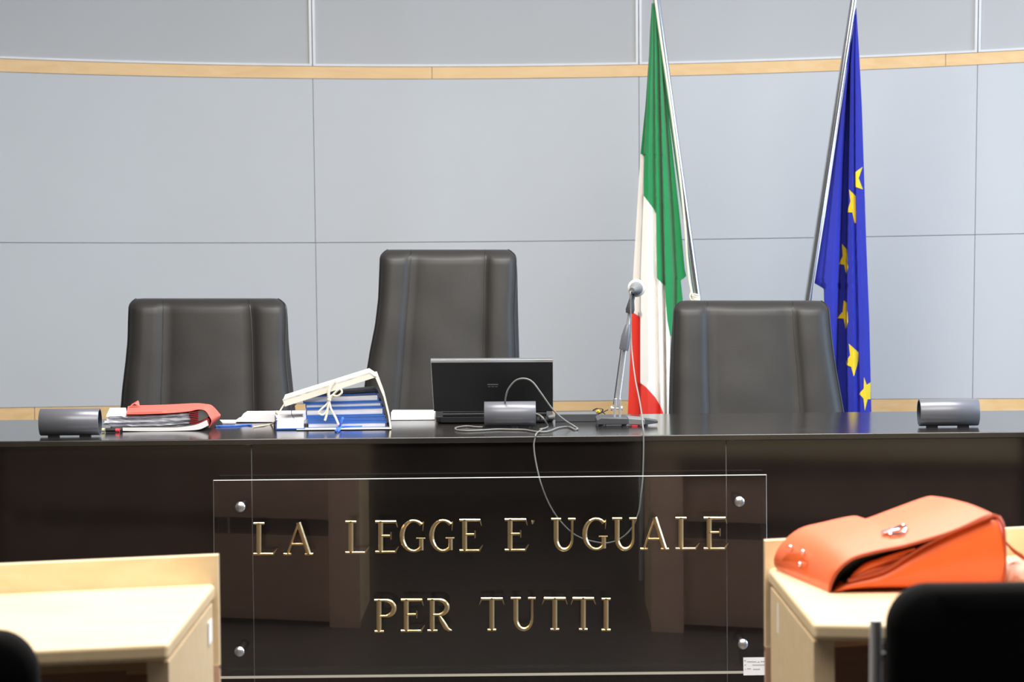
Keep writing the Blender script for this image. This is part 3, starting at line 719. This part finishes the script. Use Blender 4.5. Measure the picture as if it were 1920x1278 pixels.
yy = [(736.5, 740), (740.3, 754.3), (754.6, 764), (764.3, 778.5), (778.8, 784), (784.3, 789.5), (789.8, 801.5)]
lab = ['navy folder lying on top of the pile inside the archive file', 'thick blue folder second from the top inside the archive file',
       'thin blue folder third from the top inside the archive file', 'thick blue folder with a wide white page edge in the middle of the pile',
       'thin blue folder just under the middle of the pile in the archive file', 'thin blue folder second from the bottom in the archive file', 'thick blue folder at the bottom of the pile in the archive file']
xs = [(628, 707), (568.5, 710.5), (573, 716), (574, 720), (574, 722), (577, 724), (577, 725)]
for k, ((a, b), l, (x0, x1)) in enumerate(zip(yy, lab, xs)):
    tr_ = -(5-k)*.7 if k < 5 else -1.5
    if k == 0:
        folder(l, x0, x1, 739, 742.5, 731.5, 739.5, YA, .2, cov=M['navy'], t=1.0, pg='navy')
    else:
        trt = -(6-k)*.8; tbt = -(5-k)*.8 if k < 6 else 0
        folder(l, x0, x1, a+2.0, b+2.0, a+2.0+trt-1.4, b+2.0+tbt-1.4, YA, .22)
folder('blue folder with a grey white page sticking out left under the archive file', 517.5, 572, 784, 805.3, 782, 804.5, 7.29, .16, group='blue folders stacked in the cream archive file', spine='left', pg='paper', t=2.2, top=False)
# archive file case
ca = root('archive_file', 'cream cardboard archive file propped open over blue folders, tied with a bow', 'file', (P(640, 800, 7.31).x, 7.42, ZB))
YC = 7.31
def slab(name, pts, dy, m=M['board'], par=ca, bv=.0006):
    bm = BM(); prism(bm, pts, (-.014*(dy > .1), dy, 0)); return obj(name, bm, m, par, smooth=False)
lid_a, lid_b = (530.5, 746.5), (693, 694.5)
slab('top_board', [P(530.5, 749.5, YC), P(693, 698.5, YC), P(705, 706.5, YC), P(703.5, 708.5, YC), P(692.5, 701.0, YC), P(531.5, 752.0, YC)], .235)
slab('front_flap', [P(529.5, 748.3, YC), P(693, 697.3, YC), P(706, 706.5, YC), P(534, 762, YC)], .0022)
slab('spine', [P(703, 705.5, YC), P(708, 705, YC), P(722, 743, YC), P(731, 780, YC), P(734, 801, YC), P(731, 802, YC), P(728, 780, YC), P(719, 744, YC)], .235)
slab('bottom_board', [onb(556, 805.5, .0028), onb(734, 803.5, .0028), onb(734, 803.5, 0.0), onb(556, 805.5, .0)], .235)
bm = BM(); Yk = YC-.006
kn = P(617, 749, Yk)
tube(bm, smooth_path([kn, P(626, 738, Yk), P(637, 729, Yk-.003), P(641, 735, Yk-.006), P(633, 742, Yk-.004), P(622, 741, Yk), kn]), .0030, 8)
tube(bm, smooth_path([kn, P(612, 758, Yk), P(601, 768, Yk-.004), P(597, 774, Yk-.004), P(606, 777, Yk-.003), P(613, 768, Yk), kn]), .0026, 8)
tube(bm, smooth_path([kn, P(615, 762, Yk-.002), P(612, 778, Yk-.003), P(609, 788, Yk-.003)]), .0034, 8)
tube(bm, smooth_path([kn, P(620, 765, Yk-.002), P(629, 782, Yk-.003), P(635, 796, Yk-.003)]), .0032, 8)
tube(bm, smooth_path([kn, P(616, 738, Yk), P(619, 726, Yk+.002), P(628, 714, Yk+.004)]), .0044, 8); ball(bm, kn, .006)
obj('tie_bow', bm, M['cream'], ca)
bm = BM()
tube(bm, smooth_path([P(534, 756, YC-.002), P(528, 765, YC-.002), P(523, 774, YC-.004)]), .0022, 8); ball(bm, P(519, 773, YC-.004), .0055); ball(bm, P(522, 782, YC-.004), .0045)
tube(bm, smooth_path([P(520, 773, YC-.006), P(522, 782, YC-.006), P(517, 789, YC-.006), onb(508, 795, .002), onb(492, 798, .002), onb(475, 800.5, .002)]), .0024, 8)
tube(bm, smooth_path([P(523, 778, YC-.006), P(518, 786, YC-.005), onb(514, 795, .002)]), .0022, 8)
obj('side_tie', bm, M['cream'], ca)
bm = BM(); pts = [onb(404, 799, .002), onb(420, 798.5, .002), onb(440, 798, .002), onb(460, 796.5, .002), onb(472, 797, .002)]
for o_ in (0, 2.2):
    tube(bm, smooth_path([p+Vector((0, .006*math.sin(i*2+o_), 0)) for i, p in enumerate(pts)]), .0026, 8)
tag(obj('blue_ribbon', bm, M['blue_ribbon']), 'blue ribbon lying on the bench top between the red folder and the archive file', 'ribbon')
bm = BM()
tube(bm, smooth_path([P(643, 782, YC-.012), P(640, 790, YC-.012), onb(636, 800, .004), onb(632, 807, .004)]), .0036, 8)
tube(bm, smooth_path([onb(631, 803, .004), onb(636, 803, .004), onb(643, 800, .006), P(660, 799.5, YC-.010), P(679, 799, YC-.010)]), .0030, 8)
tube(bm, smooth_path([onb(629, 806, .003), onb(633, 809, .003), onb(637, 805, .003)]), .0030, 8)
tag(obj('blue_ribbon', bm, M['blue_ribbon']), 'knotted bright blue ribbon hanging in front of the blue folders', 'ribbon')
bm = BM(); tube(bm, smooth_path([P(555, 757, YC+.02), P(548, 765, YC+.01), P(547, 776, YC), P(553, 785, YC-.002), P(566, 789, YC-.002)]), .0012, 6)
tag(obj('elastic_cord', bm, M['navy']), 'thin dark blue elastic loop left of the stacked blue folders', 'cord')
# white document bundles behind
def bundle(label, pts, Y, depth):
    rt = root('document_bundle', label, 'documents', (P(pts[0][0], pts[0][1], Y).x, Y+.05, ZB), group='white document bundles behind')
    bm = BM(); prism(bm, [P(x, y, Y) for x, y in pts], (0, depth, 0)); obj('pages', bm, M['paper'], rt, smooth=False)
    top = [pts[0], pts[1]]; Y += depth
    bm = BM(); prism(bm, [P(top[0][0], top[0][1]-.2, Y), P(top[1][0], top[1][1]-.2, Y), P(top[1][0], top[1][1]-1.2, Y), P(top[0][0], top[0][1]-1.2, Y)], (0, .002, 0)); obj('cover', bm, M['blue_card'], rt, smooth=False)
bundle('white document bundle in a blue cover left of the archive file', [(456, 775.8), (568, 774.8), (568, 791), (441, 790.5), (441, 788), (449, 785.5)], 7.58, .12)
bundle('white document bundle between the archive file and the laptop', [(733, 773.5), (814.5, 773.5), (815, 786.3), (733, 787)], 7.62, .12)
bm = BM(); prism(bm, [onb(417, 793, .0005), onb(442, 793, .0005), onb(445, 788, .0005), onb(412, 788, .0005)], (0, 0, .002)); tag(obj('paper_sheet', bm, M['paper'], smooth=False), 'loose pale sheet lying flat just right of the red folder', 'paper')

# -- red folder with papers
YR = 7.29
rf = root('case_file', 'thick bundle of papers wrapped in a bent red card folder', 'file', (P(300, 808, YR).x, 7.38, ZB))
def pxrow(pts, Y): return [P(x, y, Y) for x, y in pts]
fr = [(236.7, 775.5), (262, 775), (303, 774), (330, 772.5), (355, 770), (371.7, 766.5), (385, 769), (393, 780), (396.5, 788), (391.5, 801)]
bk = [(240, 761), (262, 759.5), (303, 758.5), (335, 757), (368, 755.5), (386, 757), (398, 760), (411, 774), (413.5, 780), (401.5, 793)]
A_ = smooth_path(pxrow(fr, YR), 3); B_ = smooth_path(pxrow(bk, YR+.20), 3)
bm = BM(); rows = [[a.lerp(b, t) for a, b in zip(A_, B_)] for t in (0, .33, .66, 1)]
closed_sheet(bm, rows, (-.0006, 0, -.0018)); obj('red_cover', bm, M['red_card'], rf, angle=35)
bm = BM(); closed_sheet(bm, [pxrow([(237, 773.5), (262, 772), (304, 771)], YR-.004), pxrow([(236.5, 776.3), (262, 776.5), (304, 775)], YR-.005)], (0, .003, 0)); obj('folded_strip', bm, M['red_card'], rf, smooth=False); bm = BM()
closed_sheet(bm, [pxrow([(240, 765), (252, 757), (262, 760.5)], YR+.15), pxrow([(247, 757), (258.5, 750.5), (260, 752)], YR+.17)], (0, .002, 0)); obj('folded_tab', bm, M['red_card'], rf, smooth=False)
random.seed(3)
sheaves = [(205, 362, 776.5, 781), (200, 365, 781, 785.5), (196, 366, 785.5, 789.5), (193, 360, 789.5, 793.5), (199, 367, 793.5, 796.8), (207, 369, 796.8, 800.0)]
for i, (x0, x1, y0, y1) in enumerate(sheaves):
    bm = BM(); n = 14; rows = []
    for yv in (y0+.25, y1-.25):
        r = []
        for k in range(n+1):
            t = k/n; r.append(P(x0+(x1-x0)*t, yv+(3.2*(1-t)-4.0*t*(t > .6)*(t-.6)*2.5)+random.uniform(-.25, .25), YR+.006+random.uniform(0, .006)+.008*(i % 2)))
        rows.append(r)
    closed_sheet(bm, rows, (0, .19, 0)); sh = obj('sheaf', bm, M['pages'] if i not in (4,) else M['grey_card'] if False else M['pages'], rf, smooth=False)
bm = BM(); rows = [smooth_path(pxrow([(230, 801.6), (280, 801.4), (330, 801), (365, 796.5), (388, 787)], YR), 4), smooth_path(pxrow([(230, 807.3), (280, 808), (335, 807.2), (372, 805), (391, 797)], YR), 4)]
closed_sheet(bm, rows, (0, .2, 0)); o = obj('lower_sheaf', bm, M['paper'], rf, smooth=False)
bm = BM(); closed_sheet(bm, [pxrow([(210, 800.7), (300, 799.6), (345, 798.5), (368, 793)], YR+.002), pxrow([(210, 801.9), (300, 801.1), (345, 800.2), (368, 796)], YR+.002)], (0, .19, 0)); obj('dark_divider', bm, M['grey_card'], rf, smooth=False)
bm = BM()
for i in range(7):
    y = 771+i*3.6; x0 = 353+random.uniform(0, 6); closed_sheet(bm, [pxrow([(x0, y+1.5), (368, y), (372, y-1)], YR+.001), pxrow([(x0, y+3.2), (368, y+2.4), (372, y+1.6)], YR+.001)], (0, .15, 0))
obj('dark_red_tab', bm, M['dark_red'], rf, smooth=False)
bm = BM(); closed_sheet(bm, [pxrow([(371, 792), (380, 788), (388, 782), (393, 786)], YR+.0015), pxrow([(372, 797), (381, 795), (388, 792), (392, 800)], YR+.0015)], (0, .1, 0)); obj('dark_red_lining', bm, M['dark_red'], rf, smooth=False)
bm = BM(); prism(bm, pxrow([(371, 770), (380, 768), (388, 773), (391, 781), (378, 788), (370, 790)], YR+.003), (0, .17, 0)); obj('binder_core', bm, M['grey_card'], rf, smooth=False)
bm = BM(); closed_sheet(bm, [pxrow([(206, 764.5), (236, 764)], YR+.16), pxrow([(199, 779.5), (238, 776.5)], YR+.02)], (0, 0, -.003)); obj('top_page', bm, M['paper'], rf, smooth=False)
pn = root('marker_pen', 'black marker pen with a red end under the left corner of the paper stack', 'pen', onb(215, 808))
bm = BM(); y0 = 7.272; tube(bm, [Vector((onb(205, 807).x, y0, ZB+.0062)), Vector((onb(223, 807).x, y0, ZB+.0062))], .006, 14); obj('barrel', bm, M['black_plastic'], pn)
bm = BM(); tube(bm, [Vector((onb(223, 807).x, y0, ZB+.0058)), Vector((onb(230, 807).x, y0, ZB+.0058))], .0055, 14); obj('cap', bm, M['pink_p'], pn)
bm = BM(); tube(bm, [Vector((onb(199, 806).x, y0, ZB+.007)), Vector((onb(205, 806).x, y0, ZB+.007))], [.0045, .0058], 12); obj('tip', bm, mat('pale_yellow', (.75, .7, .35), .5), pn)

# ================================================================== FOREGROUND DESKS
ZD = .76
def desk(label, FI, BI, front2, back2, xo, side, lip_px):
    """FI/BI: inner front/back corner pixels on the surface; front2/back2: second pixel on those edges; xo: outer end x"""
    fi = Pz(*FI, ZD); bi = Pz(*BI, ZD); f2 = Pz(*front2, ZD); b2 = Pz(*back2, ZD)
    fo = fi+(f2-fi)*((xo-fi.x)/(f2.x-fi.x)); bo = bi+(b2-bi)*((xo-bi.x)/(b2.x-bi.x))
    rt = root('desk', label, 'desk', ((fi.x+fo.x)/2, (fi.y+bi.y)/2, 0), group='pale maple lawyers desks')
    T = .030; dn = Vector((0, 0, -T))
    bm = BM(); prism(bm, [fi, fo, bo, bi], dn); obj('tabletop', bm, M['desk'], rt, bevel=.009, seg=4)
    # tall front board with raised lip
    s_ = s = -side; up = Vector((0, 0, 1)); ztop = P(lip_px[0], lip_px[1], bi.y).z
    e = Vector((.006*s, 0, 0)); th = Vector((0, .022, 0))
    a = bi+e+Vector((0, .0005, 0)); b = bo+Vector((0, .0005, 0))
    bm = BM(); prism(bm, [Vector((a.x, a.y, .60)), Vector((b.x, b.y, .60)), Vector((b.x, b.y, ztop)), Vector((a.x, a.y, ztop))], th); obj('front_board', bm, M['desk'], rt, bevel=.0012)
    for z0, z1 in ((.02, .32), (.38, .609)):
        bm = BM(); prism(bm, [Vector((a.x-s_*.11, a.y-.03, z0)), Vector((b.x, b.y-.03, z0)), Vector((b.x, b.y-.03, z1)), Vector((a.x-s_*.11, a.y-.03, z1))], (0, .018, 0)); obj('modesty_panel', bm, M['brownpanel'], rt)
    k2 = a.lerp(b, .11/abs(b.x-a.x))
    bm = BM(); prism(bm, [Vector((a.x, a.y-.001, 0)), Vector((k2.x, k2.y-.001, 0)), Vector((k2.x, k2.y-.001, .609)), Vector((a.x, a.y-.001, .609))], (0, .018, 0)); obj('front_stile', bm, M['stile'], rt)
    # inner side panel
    w = .036*(-s)
    f = fi+Vector((0.0, .012, 0)); k = bi+Vector((0, -.031, 0))
    bm = BM(); q = [f+Vector((.0015*-s, 0, 0)), k+Vector((.0015*-s, 0, 0)), k+Vector((w, 0, 0)), f+Vector((w, 0, 0))]
    prism(bm, [Vector((p.x, p.y, 0)) for p in q], (0, 0, ZD-T-.002)); obj('side_panel', bm, M['desk'], rt, bevel=.001)
    q = [fo+Vector((0, .012, 0)), bo+Vector((0, -.031, 0)), bo+Vector((-w, -.031, 0)), fo+Vector((-w, .012, 0))]
    bm = BM(); prism(bm, [Vector((p.x, p.y, 0)) for p in q], (0, 0, ZD-T-.002)); obj('side_panel', bm, M['desk'], rt, bevel=.001)
    return rt, fi, bi
dl, fi, bi = desk('pale maple desk with nothing on it', (316, 1204), (403, 1093), (77, 1215), (0, 1112), -1.9, -1, (403, 1040))
xx = lambda y: fi.x+(bi.x-fi.x)*(y-fi.y)/(bi.y-fi.y)
bm = BM(); box(bm, xx(4.66)-.0005, xx(4.66)+.0008, 4.64, 4.69, .665, .705); obj('paper_label', bm, M['paper'], dl, smooth=False)
dr, fi, bi = desk('pale maple desk with an orange handbag on it', (1525, 1167), (1440, 1064), (1657, 1169), (1890, 1040), 1.7, 1, (1440, 1013))
bm = BM(); box(bm, xx(4.75)-.0008+.002, xx(4.75)+.0025, 4.74, 4.78, .66, .715); obj('paper_label', bm, M['paper'], dr, smooth=False)

# ================================================================== ORANGE BAG
NY, FY = 4.56, 4.79
bag = root('handbag', 'orange leather handbag with a metal clasp lying on its side on the right desk', 'bag', (Pz(1700, 1114, ZD).x, 4.66, ZD))
def zc(p, m=.0): return Vector((p.x, p.y, max(p.z, ZD+m)))
stn = [(1556, 1111), (1572, 1103), (1588, 1090), (1620, 1082), (1655, 1072), (1690, 1048), (1740, 1020), (1795, 994), (1845, 971), (1862, 968), (1874, 974), (1880, 988), (1882, 1010)]
body = []
for i, (x, y) in enumerate(stn):
    n1 = P(x, y, NY+.004); nb = Pz(x, 1113.5-(x-1700)*.0094, ZD+.001); nb.x = n1.x; nb.y = NY
    hgt = n1.z-ZD; sx = -.075*max(0, (i-5)/7.0)
    ring = [Vector((n1.x, NY+.012, ZD+.001)), Vector((n1.x+.002*(i > 10), NY-.006, ZD+.012 if hgt > .02 else ZD+hgt*.4)), Vector((n1.x, NY-.016*math.sin(min(1, i/6)*math.pi*.5), ZD+hgt*.5)),
            Vector((n1.x, NY-.006, ZD+hgt*.88)), Vector((n1.x, NY+.004, n1.z)), Vector((n1.x, NY+.02, n1.z+.004)),
            Vector((n1.x+sx*.5, (NY+FY)/2, n1.z+.008)), Vector((n1.x+sx, FY-.01, n1.z+.004)), Vector((n1.x+sx, FY, n1.z-.006 if hgt > .02 else ZD+.004)), Vector((n1.x+sx, FY, ZD+.001))]
    body.append(ring)
bm = BM(); V = [[bm.verts.new(p) for p in r] for r in body]
for a, b in zip(V, V[1:]):
    for k in range(10): bm.faces.new((a[k], a[(k+1) % 10], b[(k+1) % 10], b[k]))
bm.faces.new(V[0]); bm.faces.new(V[-1])
o = obj('body', bm, M['bag'], bag, angle=80); sm = o.modifiers.new('sub', 'SUBSURF'); sm.levels = 2; sm.render_levels = 2
far = [(1457, 1066, 4.87), (1451, 1048, 4.86), (1464, 1020, 4.85), (1498, 991, 4.84), (1545, 978, 4.82), (1596, 967, 4.81), (1613, 969, 4.80), (1620, 973, 4.80), (1680, 951, 4.80), (1738, 930.5, 4.80), (1758, 932, 4.79), (1765, 935, 4.785)]
near = [(1555, 1112, 4.565), (1557, 1094, 4.555), (1570, 1068, 4.55), (1597, 1045, 4.55), (1640, 1032, 4.55), (1690, 1022, 4.55), (1705, 1018, 4.55), (1716, 1015, 4.55), (1785, 994, 4.555), (1846, 966.5, 4.56), (1862, 964, 4.565), (1873, 968, 4.565)]
fc = smooth_path([P(*p) for p in far], 4); nc = smooth_path([P(*p) for p in near], 4)
def FLAP(i, v): 
    p = nc[i].lerp(fc[i], v); p = p+Vector((0, 0, .006*math.sin(math.pi*v)*min(1, i/10))); return p
NR = 12
rows = [[zc(FLAP(i, k/NR), .004) for i in range(len(nc))] for k in range(NR+1)]
bm = BM(); closed_sheet(bm, rows, (0, 0, -.0035)); o = obj('flap', bm, M['bag_top'], bag, angle=60)
bm = BM(); tube(bm, [zc(p, .003)+Vector((0, -.001, -.002)) for p in nc], .0032, 8); tube(bm, [zc(p, .003) for p in smooth_path([P(1873, 968, 4.565), P(1881, 985, 4.555), P(1884, 1020, 4.55), P(1884, 1070, 4.55), P(1881, 1105, 4.55)])], .003, 8)
tube(bm, [zc(p, .003) for p in smooth_path([P(1590, 1088, 4.555), P(1655, 1070, 4.553), P(1700, 1043, 4.553), P(1740, 1019, 4.553), P(1795, 993, 4.554), P(1860, 967, 4.556)])], .0028, 8)
obj('edge_piping', bm, M['bag_dark'], bag)
# black sheet painting in the shade of the gap between flap and body
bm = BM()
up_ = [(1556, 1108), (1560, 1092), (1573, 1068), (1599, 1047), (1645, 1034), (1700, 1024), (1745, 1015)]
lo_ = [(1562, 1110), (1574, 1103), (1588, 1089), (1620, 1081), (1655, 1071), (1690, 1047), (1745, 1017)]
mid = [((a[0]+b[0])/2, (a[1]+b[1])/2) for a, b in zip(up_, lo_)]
closed_sheet(bm, [[zc(P(x, y, 4.562), .001) for x, y in up_], [zc(P(x, y, 4.60), .001) for x, y in mid], [zc(P(x, y, 4.562), .001) for x, y in lo_]], (0, .004, 0)); obj('mouth_shade', bm, M['mouth_shade'], bag)
# folds of the side gusset inside the mouth
bm = BM()
for pts, r in (([(1598, 1084), (1625, 1062), (1660, 1050), (1700, 1040)], .007), ([(1592, 1092), (1630, 1074), (1665, 1064), (1695, 1048)], .009), ([(1605, 1074), (1640, 1055), (1680, 1040), (1715, 1028)], .005)):
    pp = smooth_path([P(x, y, 4.566) for x, y in pts], 5); tube(bm, pp, [r*(.5+.5*math.sin(math.pi*min(1, .15+i/len(pp)))) for i in range(len(pp))], 12)
obj('gusset_fold', bm, M['bag'], bag)
# clasp
def onflap(px, py, lift=.004):
    best = None
    for i in range(len(nc)):
        for k in range(0, 41):
            p = FLAP(i, k/40); d = RM.transposed() @ (p-CAM); x = 960+F*d.x/-d.z; y = 639-F*d.y/-d.z
            e = (x-px)**2+(y-py)**2
            if best is None or e < best[0]: best = (e, p)
    return best[1]+Vector((0, -lift*.5, lift))
cl = [onflap(*p) for p in ((1672, 996), (1692, 987), (1698, 992), (1690, 1003), (1676, 1008), (1669, 1003))]
bm = BM(); tube(bm, smooth_path(cl+[cl[0]], 3), .0032, 8); o1 = obj('clasp', bm, M['chrome'], bag); 
bm = BM(); a = [onflap(*p, .003) for p in ((1652, 1001), (1670, 997), (1672, 1004), (1655, 1008))]; prism(bm, a, (0, -.001, .004)); tube(bm, [onflap(1662, 1003), onflap(1688, 996)], .0036, 10); obj('turn_lock', bm, M['chrome'], bag, bevel=.001)
# buckle tab near the flap end
tabp = [(1477, 1040), (1497, 1042), (1516, 1056), (1513, 1078), (1490, 1082), (1470, 1066), (1466, 1052)]
A = [onflap(*p, .0045) for p in tabp]; bm = BM(); c = sum(A, Vector())/len(A)+Vector((0, -.006, .004)); cv = bm.verts.new(c); vv = [bm.verts.new(p) for p in A]; vb = [bm.verts.new(p+Vector((0, .004, -.004))) for p in A]
for i in range(len(A)):
    j = (i+1) % len(A); bm.faces.new((cv, vv[i], vv[j])); bm.faces.new((vv[i], vb[i], vb[j], vv[j]))
bm.faces.new(vb); obj('leather_tab', bm, M['bag'], bag, angle=60)
for p in ((1483, 1032), (1506, 1045), (1498, 1067)):
    c = onflap(*p, .010); bm = BM(); ball(bm, c, .004); obj('rivet', bm, M['chrome'], bag)
bm = BM(); pts = smooth_path([P(1880, 1010, 4.60), P(1892, 1026, 4.60), P(1906, 1038, 4.60), P(1926, 1052, 4.60), P(1960, 1085, 4.60), P(1985, 1112, 4.61)])
closed_sheet(bm, [[zc(p+Vector((0, 0, .006)), .006) for p in pts], [zc(p+Vector((.004, 0, -.006)), .002) for p in pts]], (0, .004, 0)); obj('strap', bm, M['bag_dark'], bag)
# pale cloth beside the bag
bm = BM(); rows = []
for i in range(19):
    a = i/18; r = []
    for k in range(24):
        t = 2*math.pi*k/24; R = .055*math.sin(math.pi*min(.98, max(.06, a)))**.5
        p = Vector((.868+.16*a, 4.66+R*1.1*math.cos(t), ZD+max(.002, .016+R*.62*math.sin(t))))
        nn = noise.noise(p*34)*.022; p += Vector((nn, nn, max(0, nn)))
        p.z = max(ZD+.001, p.z); r.append(p)
    r.append(r[0]); rows.append(r)
grid(bm, rows); bmesh.ops.remove_doubles(bm, verts=bm.verts[:], dist=.0003); bmesh.ops.holes_fill(bm, edges=[e for e in bm.edges if e.is_boundary])
tag(obj('scarf', bm, M['scarf'], angle=60), 'crumpled pale pink cloth lying right of the orange bag', 'scarf')

# ================================================================== FOREGROUND CHAIRS
def visitor_chair(label, corner_x, top_y, Y, width, dirn, post):
    zt = P(corner_x, top_y, Y).z; x0 = P(corner_x, top_y+60, Y).x; x1 = x0+dirn*width; cx = (x0+x1)/2
    rt = root('visitor_chair', label, 'chair', (cx, Y+.2, 0), group='black padded chairs in the foreground')
    w = width/2; h = .42; zc_ = zt-h/2; rad = .058
    def outl(s, dy):
        r = []
        for qx, qz, a0 in ((1, 1, 0), (-1, 1, 90), (-1, -1, 180), (1, -1, 270)):
            for k in range(9):
                a = math.radians(a0+90*k/8); x = qx*(w-rad)+rad*math.cos(a); z = qz*(h/2-rad)+rad*math.sin(a)
                x *= s; z *= s
                r.append(Vector((cx+x, Y+dy-.035*(x/w)**2+.006*0, zc_+z)))
        return r
    bm = BM(); R = [[bm.verts.new(p) for p in outl(s, dy)] for s, dy in ((.80, -.004), (.93, -.002), (.985, .006), (1, .018), (1, .028), (.985, .040), (.93, .048), (.8, .05))]
    n = len(R[0])
    for a, b in zip(R, R[1:]):
        for k in range(n): bm.faces.new((a[k], a[(k+1) % n], b[(k+1) % n], b[k]))
    bm.faces.new(R[0]); bm.faces.new(R[-1]); obj('backrest', bm, M['black_fabric'], rt, angle=60)
    bm = BM(); R = []
    for z, s in ((.42, .95), (.43, 1), (.455, 1), (.475, .96), (.48, .85)):
        R.append([bm.verts.new((cx+(w-.01)*s*math.copysign(abs(math.cos(a))**.4, math.cos(a)), Y+.29+.20*s*math.copysign(abs(math.sin(a))**.4, math.sin(a)), z)) for a in [2*math.pi*k/40 for k in range(40)]])
    for a, b in zip(R, R[1:]):
        for k in range(40): bm.faces.new((a[k], a[(k+1) % 40], b[(k+1) % 40], b[k]))
    bm.faces.new(R[0]); bm.faces.new(R[-1]); obj('seat', bm, M['black_fabric'], rt, angle=60)
    for s in (-1, 1):
        xs_ = cx+s*(w+.010); zp = P(1645, 1192, Y).z if post else zt-.16
        bm = BM(); tube(bm, smooth_path([(xs_, Y+.01, .0), (xs_, Y+.05, .25), (xs_, Y+.03, .5), (xs_, Y+.012, zp-.004), (xs_, Y+.012, zp)], 5), .0088, 14)
        obj('rear_leg', bm, M['alu'], rt)
        bm = BM(); tube(bm, [(xs_, Y+.45, 0), (xs_, Y+.42, .44)], .0088, 14); obj('front_leg', bm, M['steel'], rt)
        bm = BM(); tube(bm, [(xs_, Y+.045, .43), (xs_, Y+.42, .43)], .0088, 14); obj('side_rail', bm, M['steel'], rt)
        for zz in (zt-.30, zt-.20):
            pass
        bm = BM(); tube(bm, [(xs_, Y+.02, zp-.03), (cx+s*(w-.03), Y+.02, zp-.03)], .005, 10); obj('back_fixing', bm, M['black_plastic'], rt)
    return rt
visitor_chair('black padded chair back in front of the desk with the orange bag', 1658, 1094, 3.60, .46, 1, True)
visitor_chair('black padded chair in front of the empty desk, only its rounded corner showing', 77, 1180, 3.60, .46, -1, False)
